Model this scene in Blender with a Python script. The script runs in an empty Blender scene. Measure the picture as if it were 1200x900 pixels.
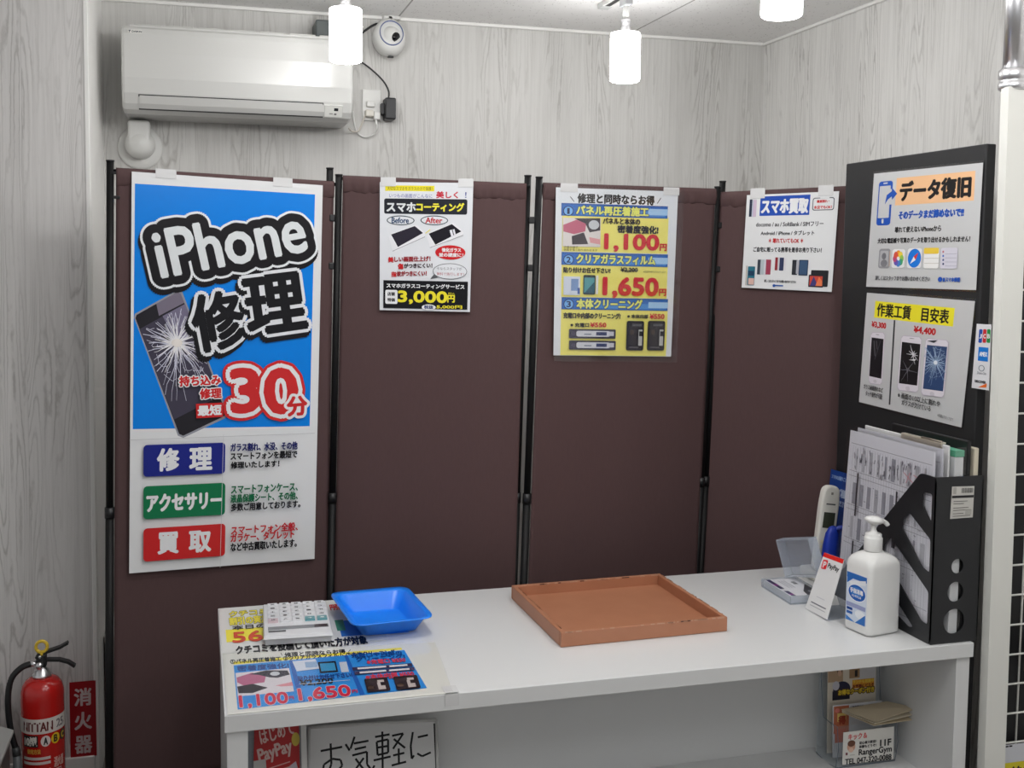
import bpy, bmesh, math, random
from mathutils import Vector, Matrix
C = bpy.context.collection
SC = bpy.context.scene
random.seed(7)

# ------------------------------------------------------------------ camera, world, lights, exposure
cam = bpy.data.cameras.new('camera')
cam.sensor_fit = 'HORIZONTAL'; cam.sensor_width = 36.0; cam.lens = 37.883
cam.shift_x = 0.02176; cam.shift_y = -0.04546
cam.clip_start = 0.02
camo = bpy.data.objects.new('camera', cam); C.objects.link(camo)
_r = Vector((0.96506, -0.26174, 0.009916)); _u = Vector((0.00906, 0.07118, 0.99742)); _b = Vector((-0.26174, -0.96252, 0.07105))
m3 = Matrix((_r, _u, _b)).transposed()
camo.matrix_world = Matrix.Translation((0, 0, 1.64)) @ m3.to_4x4()
SC.camera = camo

w = bpy.data.worlds.new('world'); SC.world = w; w.use_nodes = True
w.node_tree.nodes['Background'].inputs[0].default_value = (0.975, 0.99, 1.0, 1)
w.node_tree.nodes['Background'].inputs[1].default_value = 0.36
LAMP_EMIT = 21.5
# unseen lamps added for fill light, placed as if further along both tracks
for i, (lx, ly, p) in enumerate([(0.437, 2.22, 13.0), (0.437, 1.15, 9.0), (1.36, 1.38, 13.0), (1.36, 0.35, 8.0), (0.437, 0.1, 8.0)]):
    ld = bpy.data.lights.new('unseen_fill_light', 'POINT'); ld.energy = p; ld.shadow_soft_size = 0.06
    ld.color = (1.0, 0.995, 0.99)
    lo = bpy.data.objects.new('unseen_fill_light', ld); C.objects.link(lo); lo.location = (lx, ly, 2.31)
vs = SC.view_settings
SC.display_settings.display_device = 'sRGB'
vs.view_transform = 'Standard'; vs.look = 'None'; vs.gamma = 1.0; vs.use_curve_mapping = False
vs.exposure = 0.03
try:
    SC.cycles.use_denoising = True
    SC.cycles.denoiser = 'OPENIMAGEDENOISE'
    SC.cycles.max_bounces = 8
    SC.cycles.transparent_max_bounces = 12
    SC.cycles.caustics_reflective = False
    SC.cycles.caustics_refractive = False
except Exception:
    pass

# ------------------------------------------------------------------ materials
def lin(c):
    c = c / 255.0
    return c / 12.92 if c <= 0.04045 else ((c + 0.055) / 1.055) ** 2.4
def rgb(c): return (lin(c[0]), lin(c[1]), lin(c[2]), 1.0)
_mats = {}
def mat(col, rough=0.5, metal=0.0, spec=0.5, coat=0.0, name=None):
    key = (tuple(col), rough, metal, spec, coat)
    if key in _mats: return _mats[key]
    m = bpy.data.materials.new(name or 'paint'); m.use_nodes = True
    b = m.node_tree.nodes['Principled BSDF']
    b.inputs['Base Color'].default_value = rgb(col); b.inputs['Roughness'].default_value = rough
    b.inputs['Metallic'].default_value = metal; b.inputs['Specular IOR Level'].default_value = spec
    b.inputs['Coat Weight'].default_value = coat; b.inputs['Coat Roughness'].default_value = 0.12
    _mats[key] = m
    return m
def emis(col, s, name):
    m = bpy.data.materials.new(name); m.use_nodes = True
    b = m.node_tree.nodes['Principled BSDF']
    b.inputs['Base Color'].default_value = rgb((235, 235, 235))
    b.inputs['Emission Color'].default_value = rgb(col); b.inputs['Emission Strength'].default_value = s
    return m
def clear(name, tint=(235, 240, 245), mix=0.72, rough=0.08):
    """clear plastic film or sheet: see-through with a soft gloss"""
    m = bpy.data.materials.new(name); m.use_nodes = True
    nt = m.node_tree; nt.nodes.remove(nt.nodes['Principled BSDF'])
    out = nt.nodes['Material Output']
    tr = nt.nodes.new('ShaderNodeBsdfTransparent'); tr.inputs[0].default_value = (0.97, 0.98, 0.985, 1)
    pb = nt.nodes.new('ShaderNodeBsdfPrincipled'); pb.inputs['Base Color'].default_value = rgb(tint)
    pb.inputs['Roughness'].default_value = rough
    mx = nt.nodes.new('ShaderNodeMixShader'); mx.inputs[0].default_value = 1 - mix
    nt.links.new(tr.outputs[0], mx.inputs[1]); nt.links.new(pb.outputs[0], mx.inputs[2])
    nt.links.new(mx.outputs[0], out.inputs[0])
    return m
class NT:
    """tiny helper to chain shader nodes"""
    def __init__(s, name):
        s.m = bpy.data.materials.new(name); s.m.use_nodes = True; s.nt = s.m.node_tree
        s.b = s.nt.nodes['Principled BSDF']
    def n(s, t, **kw):
        nd = s.nt.nodes.new('ShaderNode' + t)
        for k, v in kw.items(): setattr(nd, k, v)
        return nd
    def l(s, a, b): s.nt.links.new(a, b)
    def math(s, op, a, b=None, c=None, clamp=False):
        nd = s.n('Math', operation=op, use_clamp=clamp)
        for i, v in enumerate((a, b, c)):
            if v is None: continue
            if isinstance(v, (int, float)): nd.inputs[i].default_value = v
            else: s.l(v, nd.inputs[i])
        return nd.outputs[0]
    def mixc(s, f, a, b):
        nd = s.n('Mix', data_type='RGBA')
        for i, v in ((0, f), (6, a), (7, b)):
            if isinstance(v, (int, float)): nd.inputs[i].default_value = v
            elif isinstance(v, tuple): nd.inputs[i].default_value = v
            else: s.l(v, nd.inputs[i])
        return nd.outputs[2]
    def noise(s, vec, scale, detail=2.0, rough=0.5):
        nd = s.n('TexNoise'); s.l(vec, nd.inputs['Vector'])
        nd.inputs['Scale'].default_value = scale; nd.inputs['Detail'].default_value = detail; nd.inputs['Roughness'].default_value = rough
        return nd.outputs['Fac']

def wood_wall(name, axis, light=(214, 213, 210), seed=0.0):
    """whitewashed wood-grain wall covering, grain running upright"""
    k = NT(name)
    tc = k.n('TexCoord'); sp = k.n('SeparateXYZ'); k.l(tc.outputs['Object'], sp.inputs[0])
    u = sp.outputs[axis]; z = sp.outputs[2]
    plank = k.math('FLOOR', k.math('DIVIDE', u, 0.165))
    pr = k.n('TexWhiteNoise', noise_dimensions='1D'); k.l(k.math('ADD', plank, 3.3 + seed), pr.inputs['W'])
    zoff = k.math('MULTIPLY', pr.outputs[0], 7.0)
    cb = k.n('CombineXYZ'); k.l(k.math('MULTIPLY', u, 13.0), cb.inputs[0]); k.l(k.math('ADD', k.math('MULTIPLY', z, 0.9), zoff), cb.inputs[1]); cb.inputs[2].default_value = seed
    n1 = k.noise(cb.outputs[0], 1.0, 1.0, 0.45)
    cw = k.n('CombineXYZ'); k.l(k.math('MULTIPLY', u, 70.0), cw.inputs[0]); k.l(k.math('MULTIPLY', z, 28.0), cw.inputs[1])
    wob = k.noise(cw.outputs[0], 1.0, 2.0)
    cont = k.math('PINGPONG', k.math('MULTIPLY', k.math('ADD', n1, k.math('MULTIPLY', wob, 0.028)), 21.0), 0.5)
    line = k.math('SUBTRACT', 1.0, k.math('MULTIPLY', cont, 4.6, clamp=True), clamp=True)
    cb2 = k.n('CombineXYZ'); k.l(k.math('MULTIPLY', u, 3.1), cb2.inputs[0]); k.l(k.math('MULTIPLY', z, 0.6), cb2.inputs[1]); cb2.inputs[2].default_value = 5.0 + seed
    msk = k.math('MULTIPLY', k.math('SUBTRACT', k.noise(cb2.outputs[0], 2.2, 2.0), 0.43), 5.0, clamp=True)
    cb3 = k.n('CombineXYZ'); k.l(k.math('MULTIPLY', u, 90.0), cb3.inputs[0]); k.l(k.math('MULTIPLY', z, 2.2), cb3.inputs[1])
    fine = k.noise(cb3.outputs[0], 1.0, 3.0, 0.6)
    cb4 = k.n('CombineXYZ'); k.l(k.math('MULTIPLY', u, 260.0), cb4.inputs[0]); k.l(k.math('MULTIPLY', z, 20.0), cb4.inputs[1])
    pore = k.math('GREATER_THAN', k.noise(cb4.outputs[0], 1.0, 1.0), 0.66)
    seamd = k.math('ABSOLUTE', k.math('SUBTRACT', k.math('FRACT', k.math('DIVIDE', u, 0.165)), 0.5))
    seam = k.math('GREATER_THAN', seamd, 0.491)
    dark = k.math('ADD', k.math('MULTIPLY', k.math('MULTIPLY', line, msk), 0.44), k.math('MULTIPLY', k.math('SUBTRACT', fine, 0.42, clamp=True), 0.62))
    dark = k.math('ADD', dark, k.math('MULTIPLY', pore, 0.06))
    dark = k.math('ADD', dark, k.math('MULTIPLY', seam, 0.14))
    dark = k.math('ADD', dark, k.math('MULTIPLY', pr.outputs[0], 0.08), clamp=True)
    col = k.mixc(dark, rgb(light), rgb((142, 138, 133)))
    k.l(col, k.b.inputs['Base Color'])
    k.b.inputs['Roughness'].default_value = 0.62; k.b.inputs['Specular IOR Level'].default_value = 0.3
    bp = k.n('Bump'); bp.inputs['Strength'].default_value = 0.25; bp.inputs['Distance'].default_value = 0.002
    k.l(k.math('SUBTRACT', 1.0, dark), bp.inputs['Height']); k.l(bp.outputs[0], k.b.inputs['Normal'])
    return k.m
def ceiling_mat():
    k = NT('ceiling_board')
    tc = k.n('TexCoord'); sp = k.n('SeparateXYZ'); k.l(tc.outputs['Object'], sp.inputs[0])
    v = k.n('TexVoronoi'); k.l(tc.outputs['Object'], v.inputs['Vector']); v.inputs['Scale'].default_value = 75.0
    spk = k.math('LESS_THAN', v.outputs['Distance'], 0.20)
    nz = k.noise(tc.outputs['Object'], 30.0, 2.0)
    spk = k.math('MULTIPLY', spk, k.math('GREATER_THAN', nz, 0.50))
    sx = k.math('ABSOLUTE', k.math('SUBTRACT', k.math('FRACT', k.math('DIVIDE', k.math('ADD', sp.outputs[0], -0.722 + 0.4575 + 9.15), 0.915)), 0.5))
    sm = k.math('LESS_THAN', sx, 0.0035)
    d = k.math('ADD', k.math('MULTIPLY', spk, 0.5), k.math('MULTIPLY', sm, 0.75), clamp=True)
    d = k.math('ADD', d, k.math('MULTIPLY', k.math('SUBTRACT', nz, 0.5), 0.1), clamp=True)
    k.l(k.mixc(d, rgb((250, 249, 248)), rgb((146, 143, 141))), k.b.inputs['Base Color'])
    k.b.inputs['Roughness'].default_value = 0.9; k.b.inputs['Specular IOR Level'].default_value = 0.1
    return k.m
def fabric_mat():
    k = NT('brown_cloth')
    tc = k.n('TexCoord'); mp = k.n('Mapping'); mp.inputs['Scale'].default_value = (220, 220, 40); k.l(tc.outputs['Object'], mp.inputs[0])
    nz = k.noise(mp.outputs[0], 1.0, 2.0)
    k.l(k.mixc(nz, rgb((82, 62, 62)), rgb((88, 67, 67))), k.b.inputs['Base Color'])
    k.b.inputs['Roughness'].default_value = 0.75; k.b.inputs['Specular IOR Level'].default_value = 0.25
    bp = k.n('Bump'); bp.inputs['Strength'].default_value = 0.03; bp.inputs['Distance'].default_value = 0.001
    k.l(nz, bp.inputs['Height']); k.l(bp.outputs[0], k.b.inputs['Normal'])
    return k.m
def board_mat(name, c1, c2, rough):
    k = NT(name)
    tc = k.n('TexCoord'); nz = k.noise(tc.outputs['Object'], 60.0, 3.0)
    k.l(k.mixc(nz, rgb(c1), rgb(c2)), k.b.inputs['Base Color']); k.b.inputs['Roughness'].default_value = rough
    return k.m
def tray_mat():
    k = NT('worn_brown_leatherette')
    tc = k.n('TexCoord'); n1 = k.noise(tc.outputs['Object'], 14.0, 3.0); n2 = k.noise(tc.outputs['Object'], 420.0, 2.0)
    k.l(k.mixc(n1, rgb((164, 108, 79)), rgb((180, 124, 94))), k.b.inputs['Base Color']); k.b.inputs['Roughness'].default_value = 0.42
    bp = k.n('Bump'); bp.inputs['Strength'].default_value = 0.15; bp.inputs['Distance'].default_value = 0.001
    k.l(n2, bp.inputs['Height']); k.l(bp.outputs[0], k.b.inputs['Normal'])
    return k.m
def floor_mat():
    k = NT('grey_floor_tile')
    tc = k.n('TexCoord'); n1 = k.noise(tc.outputs['Object'], 6.0, 4.0)
    k.l(k.mixc(n1, rgb((150, 146, 142)), rgb((128, 124, 120))), k.b.inputs['Base Color']); k.b.inputs['Roughness'].default_value = 0.5
    return k.m

M_WHITE = mat((216, 217, 217), 0.28, name='white_melamine')
M_WHITE2 = mat((222, 222, 219), 0.4, name='white_plastic')
M_AC = mat((206, 206, 203), 0.2, name='white_gloss_plastic')
M_BLACK = mat((22, 22, 24), 0.4, name='black_plastic')
M_POST = mat((13, 13, 14), 0.55, spec=.3, name='black_tube')
M_CHROME = mat((228, 228, 230), 0.3, 1.0, name='chrome')
M_CREAM = mat((228, 228, 222), 0.4, name='cream_paint')
M_FAB = fabric_mat()
M_CLEAR = clear('clear_plastic')
def film(name, fac=0.05, rough=0.1):
    m = bpy.data.materials.new(name); m.use_nodes = True; nt = m.node_tree; nt.nodes.remove(nt.nodes['Principled BSDF'])
    tr = nt.nodes.new('ShaderNodeBsdfTransparent'); gl = nt.nodes.new('ShaderNodeBsdfGlossy'); gl.inputs['Roughness'].default_value = rough
    mx = nt.nodes.new('ShaderNodeMixShader'); mx.inputs[0].default_value = fac
    nt.links.new(tr.outputs[0], mx.inputs[1]); nt.links.new(gl.outputs[0], mx.inputs[2]); nt.links.new(mx.outputs[0], nt.nodes['Material Output'].inputs[0])
    return m
M_FILM = film('clear_film')
M_TAPE = clear('milky_tape', tint=(235, 235, 235), mix=0.25, rough=0.3)
M_LAMP = emis((255, 254, 253), LAMP_EMIT, 'lit_white_glass')

# ------------------------------------------------------------------ mesh helpers
class MB:
    def __init__(s): s.v = []; s.f = []; s.mi = []; s.mats = []; s.sm = []
    def slot(s, m):
        if m not in s.mats: s.mats.append(m)
        return s.mats.index(m)
    def add(s, vs, fs, m, smooth=False):
        o = len(s.v); k = s.slot(m)
        s.v.extend([tuple(p) for p in vs])
        for f in fs: s.f.append(tuple(i + o for i in f)); s.mi.append(k); s.sm.append(smooth)
        return s
    def bm(s, b, m, smooth=False, mtx=None):
        b.verts.ensure_lookup_table(); b.verts.index_update()
        vs = [(mtx @ v.co) if mtx else v.co.copy() for v in b.verts]
        s.add(vs, [[v.index for v in f.verts] for f in b.faces], m, smooth); b.free()
        return s
    def box(s, a, b, m, bev=0.0, seg=2, mtx=None):
        bb = bmesh.new(); bmesh.ops.create_cube(bb, size=1.0)
        for v in bb.verts: v.co = Vector((a[i] + (b[i] - a[i]) * (v.co[i] + 0.5) for i in range(3)))
        if bev > 0:
            bmesh.ops.bevel(bb, geom=bb.edges[:], offset=bev, segments=seg, profile=0.5, affect='EDGES')
        bmesh.ops.recalc_face_normals(bb, faces=bb.faces)
        return s.bm(bb, m, False, mtx)
    def prism(s, pts, h, m, mtx=None, bev=0.0):
        """pts: outline in xy; extruded from z=0 to z=h, then moved by mtx"""
        bb = bmesh.new(); vs = [bb.verts.new((p[0], p[1], 0)) for p in pts]
        f = bb.faces.new(vs); r = bmesh.ops.extrude_face_region(bb, geom=[f])
        for v in [g for g in r['geom'] if isinstance(g, bmesh.types.BMVert)]: v.co.z += h
        bmesh.ops.recalc_face_normals(bb, faces=bb.faces)
        if bev > 0:
            es = [e for e in bb.edges if abs(e.verts[0].co.z - e.verts[1].co.z) < 1e-6]
            bmesh.ops.bevel(bb, geom=es, offset=bev, segments=2, profile=0.5, affect='EDGES')
        return s.bm(bb, m, False, mtx)
    def lathe(s, prof, m, seg=32, mtx=None, smooth=True, sx=1.0, sy=1.0):
        vs = []; fs = []; n = len(prof)
        for i in range(seg):
            a = 2 * math.pi * i / seg
            for (r, z) in prof:
                p = Vector((r * math.cos(a) * sx, r * math.sin(a) * sy, z)); vs.append(mtx @ p if mtx else p)
        for i in range(seg):
            j = (i + 1) % seg
            for q in range(n - 1): fs.append((i * n + q, j * n + q, j * n + q + 1, i * n + q + 1))
        for q in (0, n - 1):
            if prof[q][0] > 1e-6: fs.append(tuple(i * n + q for i in range(seg))[::(-1 if q == 0 else 1)])
        return s.add(vs, fs, m, smooth)
    def cyl(s, p, q, r, m, seg=20, r2=None, smooth=True):
        p = Vector(p); q = Vector(q); d = q - p
        mt = Matrix.Translation(p) @ d.to_track_quat('Z', 'Y').to_matrix().to_4x4()
        r2 = r if r2 is None else r2
        return s.lathe([(r, 0), (r2, d.length)], m, seg, mt, smooth)
    def tube(s, pts, r, m, seg=8, sub=6):
        P = [Vector(p) for p in pts]; out = []
        n = len(P)
        for i in range(n - 1):
            p0 = P[max(i - 1, 0)]; p1 = P[i]; p2 = P[i + 1]; p3 = P[min(i + 2, n - 1)]
            for k in range(sub):
                t = k / sub
                out.append(0.5 * ((2 * p1) + (p2 - p0) * t + (2 * p0 - 5 * p1 + 4 * p2 - p3) * t * t + (3 * p1 - p0 - 3 * p2 + p3) * t ** 3))
        out.append(P[-1]); vs = []; fs = []
        up = Vector((0.3, 0.2, 1)).normalized()
        for i, p in enumerate(out):
            d = (out[min(i + 1, len(out) - 1)] - out[max(i - 1, 0)]).normalized()
            a = d.cross(up); a = a.normalized() if a.length > 1e-5 else Vector((1, 0, 0)); b = d.cross(a)
            for k in range(seg):
                an = 2 * math.pi * k / seg; vs.append(p + a * r * math.cos(an) + b * r * math.sin(an))
        for i in range(len(out) - 1):
            for k in range(seg):
                k2 = (k + 1) % seg; fs.append((i * seg + k, i * seg + k2, (i + 1) * seg + k2, (i + 1) * seg + k))
        fs.append(tuple(range(seg))[::-1]); fs.append(tuple((len(out) - 1) * seg + k for k in range(seg)))
        return s.add(vs, fs, m, True)
    def build(s, name, parent=None):
        me = bpy.data.meshes.new(name); me.from_pydata(s.v, [], s.f); me.update()
        for m in s.mats: me.materials.append(m)
        me.polygons.foreach_set('material_index', s.mi)
        me.polygons.foreach_set('use_smooth', s.sm)
        me.update()
        o = bpy.data.objects.new(name, me); C.objects.link(o)
        if parent is not None: o.parent = parent; o.matrix_parent_inverse = parent.matrix_basis.inverted()
        return o
def tag(o, label, cat, group=None):
    o['label'] = label; o['category'] = cat
    if group: o['group'] = group
    return o
def thing(name, loc, label, cat, group=None):
    o = bpy.data.objects.new(name, None); C.objects.link(o); o.location = loc; o.empty_display_size = 0.05
    return tag(o, label, cat, group)
def struct(o): o['kind'] = 'structure'; return o
def rrect(x0, y0, x1, y1, r, n=5):
    pts = []
    for (cx, cy, a0) in ((x1 - r, y1 - r, 0), (x0 + r, y1 - r, 90), (x0 + r, y0 + r, 180), (x1 - r, y0 + r, 270)):
        for i in range(n + 1):
            a = math.radians(a0 + 90 * i / n); pts.append((cx + r * math.cos(a), cy + r * math.sin(a)))
    return pts

# ------------------------------------------------------------------ printed sheets and lettering
_glyphs = {}
def glyph(s):
    if s in _glyphs: return _glyphs[s]
    cu = bpy.data.curves.new('t', 'FONT'); cu.body = s; cu.resolution_u = 3
    o = bpy.data.objects.new('t', cu); C.objects.link(o)
    bpy.context.view_layer.update()
    dg = bpy.context.evaluated_depsgraph_get()
    me = bpy.data.meshes.new_from_object(o.evaluated_get(dg))
    v = [(p.co.x, p.co.y) for p in me.vertices]; f = [tuple(p.vertices) for p in me.polygons]
    bpy.data.meshes.remove(me); bpy.data.objects.remove(o); bpy.data.curves.remove(cu)
    x0 = min(p[0] for p in v); x1 = max(p[0] for p in v); y0 = min(p[1] for p in v); y1 = max(p[1] for p in v)
    v = [((p[0] - x0) / max(x1 - x0, 1e-6) - 0.5, (p[1] - y0) / max(y1 - y0, 1e-6) - 0.5) for p in v]
    _glyphs[s] = (v, f)
    return _glyphs[s]
def solve_h(src, dst):
    A = []; B = []
    for (x, y), (u, v) in zip(src, dst):
        A.append([x, y, 1, 0, 0, 0, -u * x, -u * y]); B.append(u)
        A.append([0, 0, 0, x, y, 1, -v * x, -v * y]); B.append(v)
    n = 8
    for i in range(n):
        p = max(range(i, n), key=lambda r: abs(A[r][i])); A[i], A[p] = A[p], A[i]; B[i], B[p] = B[p], B[i]
        for r in range(i + 1, n):
            k = A[r][i] / A[i][i]
            for c in range(i, n): A[r][c] -= k * A[i][c]
            B[r] -= k * B[i]
    X = [0] * n
    for i in range(n - 1, -1, -1): X[i] = (B[i] - sum(A[i][c] * X[c] for c in range(i + 1, n))) / A[i][i]
    return X
class Sheet:
    """a printed sheet: corners TL TR BR BL in space; layout units given by the four layout corners `lay`"""
    STEP = 0.00001
    def __init__(s, corners, lay, paper, rough=0.35, thick=0.0008, fmap=None, body=True):
        s.c = [Vector(p) for p in corners]
        _n = (s.c[3] - s.c[0]).cross(s.c[1] - s.c[0]).normalized(); s.c[2] = s.c[2] - _n * (s.c[2] - s.c[0]).dot(_n); s.h = solve_h(lay, [(0, 0), (1, 0), (1, 1), (0, 1)])
        s.rough = rough; s.mb = MB(); s.layer = 1; s.off = (0, 0, 1.0)
        s.W = ((s.c[1] - s.c[0]).length + (s.c[2] - s.c[3]).length) / 2; s.H = ((s.c[3] - s.c[0]).length + (s.c[2] - s.c[1]).length) / 2
        s.n = (s.c[3] - s.c[0]).cross(s.c[1] - s.c[0]).normalized(); s.fmap = fmap
        if body:
            pm = s.paint(paper); b = [p - s.n * thick for p in s.c]
            s.mb.add(s.c + b, [(0, 3, 2, 1), (4, 5, 6, 7), (0, 1, 5, 4), (1, 2, 6, 5), (2, 3, 7, 6), (3, 0, 4, 7)], pm)
    def paint(s, col): return mat(col, s.rough, spec=.3, name='print')
    def frame(s, ox, oy, k): s.off = (ox, oy, k); return s
    def st(s, x, y):
        x = s.off[0] + x / s.off[2]; y = s.off[1] + y / s.off[2]
        h = s.h; d = h[6] * x + h[7] * y + 1
        return (h[0] * x + h[1] * y + h[2]) / d, (h[3] * x + h[4] * y + h[5]) / d
    def p3(s, a, b, lay):
        if s.fmap: return s.fmap(a, b, lay * s.STEP)
        t = s.c[0].lerp(s.c[1], a); u = s.c[3].lerp(s.c[2], a)
        return t.lerp(u, b) + s.n * (lay * s.STEP)
    def nxt(s, k=4): s.layer += k; return s.layer
    def faces(s, sts, fs, col, lay=None):
        lay = lay or s.nxt(); s.mb.add([s.p3(a, b, lay) for a, b in sts], fs, s.paint(col)); return s
    def poly(s, pts, col):
        sts = [s.st(*p) for p in pts]
        ar = sum(sts[i][0] * sts[(i + 1) % len(sts)][1] - sts[(i + 1) % len(sts)][0] * sts[i][1] for i in range(len(sts)))
        idx = list(range(len(sts)))
        if ar > 0: idx.reverse()
        return s.faces(sts, [tuple(idx)], col)
    def axes(s, cx, cy):
        a, b = s.st(cx, cy); e = 0.5; ax, bx = s.st(cx + e, cy); ay, by = s.st(cx, cy + e)
        sx, tx, sy, ty = (ax - a) / e, (bx - b) / e, (ay - a) / e, (by - b) / e
        ds = sx + sy * (-tx / ty); dt = ty + tx * (-sy / sx)
        return a, b, ds, dt
    def local(s, cx, cy, w, h, pts, rot=0.0, sh=(0, 0)):
        """pts in [-.5,.5] (y up) scaled to w,h layout units about (cx,cy), turned by rot degrees (counter-clockwise)"""
        a, b, ds, dt = s.axes(cx, cy); r = math.radians(rot); cr, sr = math.cos(r), math.sin(r); out = []
        kx, ky = ds * s.W, dt * s.H
        for x, y in pts:
            X = (x * w + sh[0]) * kx; Y = (-y * h + sh[1]) * ky
            if rot: X, Y = X * cr + Y * sr, -X * sr + Y * cr
            out.append((a + X / s.W, b + Y / s.H))
        return out
    def rect(s, cx, cy, w, h, col, rot=0.0, r=0.0):
        if r: pts = [(p[0] / w, p[1] / h) for p in rrect(-w / 2, -h / 2, w / 2, h / 2, r, 4)]
        else: pts = [(-.5, -.5), (.5, -.5), (.5, .5), (-.5, .5)]
        return s.faces(s.local(cx, cy, w, h, pts, rot), [tuple(range(len(pts)))], col)
    def ell(s, cx, cy, w, h, col, rot=0.0, n=28):
        pts = [(0.5 * math.cos(2 * math.pi * i / n), 0.5 * math.sin(2 * math.pi * i / n)) for i in range(n)]
        return s.faces(s.local(cx, cy, w, h, pts, rot), [tuple(range(n))], col)
    def text(s, t, x0, y0, x1, y1, col, bold=0.0, rot=0.0, outs=(), sh=(0, 0)):
        """lettering filling the box; bold = extra stroke in layout units; outs = [(stroke, colour, dx, dy)] drawn first"""
        v, f = glyph(t); cx, cy, w, h = (x0 + x1) / 2, (y0 + y1) / 2, x1 - x0, y1 - y0
        def stroke(r, c, dx, dy):
            lay = s.nxt(); n = 1 if r <= 0 else (6 if r * 14 < h else (14 if r * 6 < h else 36))
            for i in range(n):
                a = 2 * math.pi * i / n; lay = s.nxt(1)
                d = (dx + (r * math.cos(a) if r > 0 else 0) + sh[0], dy + (r * math.sin(a) if r > 0 else 0) + sh[1])
                s.mb.add([s.p3(p[0], p[1], lay) for p in s.local(cx, cy, w, h, v, rot, d)], f, s.paint(c))
            if r > 0 and n >= 14:
                lay = s.nxt(1)
                s.mb.add([s.p3(p[0], p[1], lay) for p in s.local(cx, cy, w, h, v, rot, (dx + sh[0], dy + sh[1]))], f, s.paint(c))
                for i in range(8):
                    lay = s.nxt(1); a = 2 * math.pi * i / 8; d = (dx + r * .55 * math.cos(a) + sh[0], dy + r * .55 * math.sin(a) + sh[1])
                    s.mb.add([s.p3(p[0], p[1], lay) for p in s.local(cx, cy, w, h, v, rot, d)], f, s.paint(c))
        for o in outs: stroke(o[0], o[1], o[2] if len(o) > 2 else 0, o[3] if len(o) > 3 else 0)
        stroke(min(bold, h * .055), col, 0, 0)
        return s
    def line(s, x0, y0, x1, y1, wd, col, lay=None):
        L = math.hypot(x1 - x0, y1 - y0) or 1e-6; nx, ny = -(y1 - y0) / L * wd / 2, (x1 - x0) / L * wd / 2
        sts = [s.st(x0 + nx, y0 + ny), s.st(x1 + nx, y1 + ny), s.st(x1 - nx, y1 - ny), s.st(x0 - nx, y0 - ny)]
        if lay is not None: s.layer += 0.35; lay = s.layer
        return s.faces(sts, [(0, 1, 2, 3)], col, lay)
    def top(s): return (s.layer + 8) * s.STEP
    def build(s, name, parent=None): return s.mb.build(name, parent)
def sub(corners, a0, b0, a1, b1, off=0.0):
    """a sub-quad of a quad, by fractions"""
    c = [Vector(p) for p in corners]
    n = (c[3] - c[0]).cross(c[1] - c[0]).normalized()
    f = lambda a, b: c[0].lerp(c[1], a).lerp(c[3].lerp(c[2], a), b) + n * off
    return [f(a0, b0), f(a1, b0), f(a1, b1), f(a0, b1)]
def slab(quad, t, m, mb=None):
    """thin solid slab with its front on the quad TL TR BR BL"""
    c = [Vector(p) for p in quad]; n = (c[3] - c[0]).cross(c[1] - c[0]).normalized(); b = [p - n * t for p in c]
    mb = mb or MB()
    return mb.add(c + b, [(0, 3, 2, 1), (4, 5, 6, 7), (0, 1, 5, 4), (1, 2, 6, 5), (2, 3, 7, 6), (3, 0, 4, 7)], m)

# ------------------------------------------------------------------ the room
CEIL = 2.5285; BY = 3.99; RX = 2.2255; LX = -0.311; LY = 3.48
struct(MB().box((-3.2, -1.6, -0.08), (RX + 0.1, BY + 0.1, 0), floor_mat()).build('floor'))
struct(MB().box((-3.2, -1.6, CEIL), (RX + 0.1, BY + 0.1, CEIL + 0.08), ceiling_mat()).build('ceiling'))
struct(MB().box((LX, BY, 0), (RX, BY + 0.1, CEIL), wood_wall('pale_wood_grain_back', 0)).build('wall_back'))
struct(MB().box((RX, -1.6, 0), (RX + 0.1, BY + 0.1, CEIL), wood_wall('pale_wood_grain_right', 1, (230, 229, 226), seed=4.0)).build('wall_right'))
struct(MB().box((-3.2, LY, 0), (LX, BY + 0.1, CEIL), wood_wall('pale_wood_grain_left', 0, (226, 224, 222), seed=8.0)).build('wall_left'))
M_TRIM = mat((243, 242, 239), 0.45, name='white_trim')
struct(MB().box((LX, BY - 0.012, CEIL - 0.012), (RX - 0.012, BY, CEIL), M_TRIM, 0.003).build('trim_1'))
struct(MB().box((RX - 0.012, -1.6, CEIL - 0.012), (RX, BY - 0.001, CEIL), M_TRIM, 0.003).build('trim_2'))
struct(MB().box((LX - 0.010, LY - 0.004, 0), (LX + 0.003, LY + 0.014, CEIL), M_TRIM, 0.002).build('trim_3'))
struct(MB().box((LX - .001, LY + 0.016, 0), (LX + 0.004, BY, CEIL), M_TRIM).build('lit_return_panel'))  # added white panel: the return's lit brightness is put into its colour
struct(MB().box((-3.2, LY - 0.012, 0), (LX - 0.011, LY, 0.085), M_TRIM, 0.003).build('baseboard_left'))

# ------------------------------------------------------------------ counter
ct = thing('counter', (0.94, 2.53, 0), 'long white counter with an open shelf below, standing in front of the brown folding screen', 'counter')
MB().box((0.0455, 2.18, 0.681), (1.832, 2.876, 0.717), M_WHITE, 0.0015).build('worktop', ct)
MB().box((0.050, 2.188, 0), (0.092, 2.87, 0.681), M_WHITE, 0.001).build('side_panel', ct)
MB().box((1.790, 2.188, 0), (1.828, 2.87, 0.681), M_WHITE, 0.001).build('side_panel', ct)
MB().box((0.092, 2.490, 0), (1.790, 2.508, 0.681), M_WHITE).build('back_panel', ct)
MB().box((0.092, 2.26, 0.318), (1.790, 2.490, 0.340), M_WHITE, 0.001).build('shelf', ct)

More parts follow.
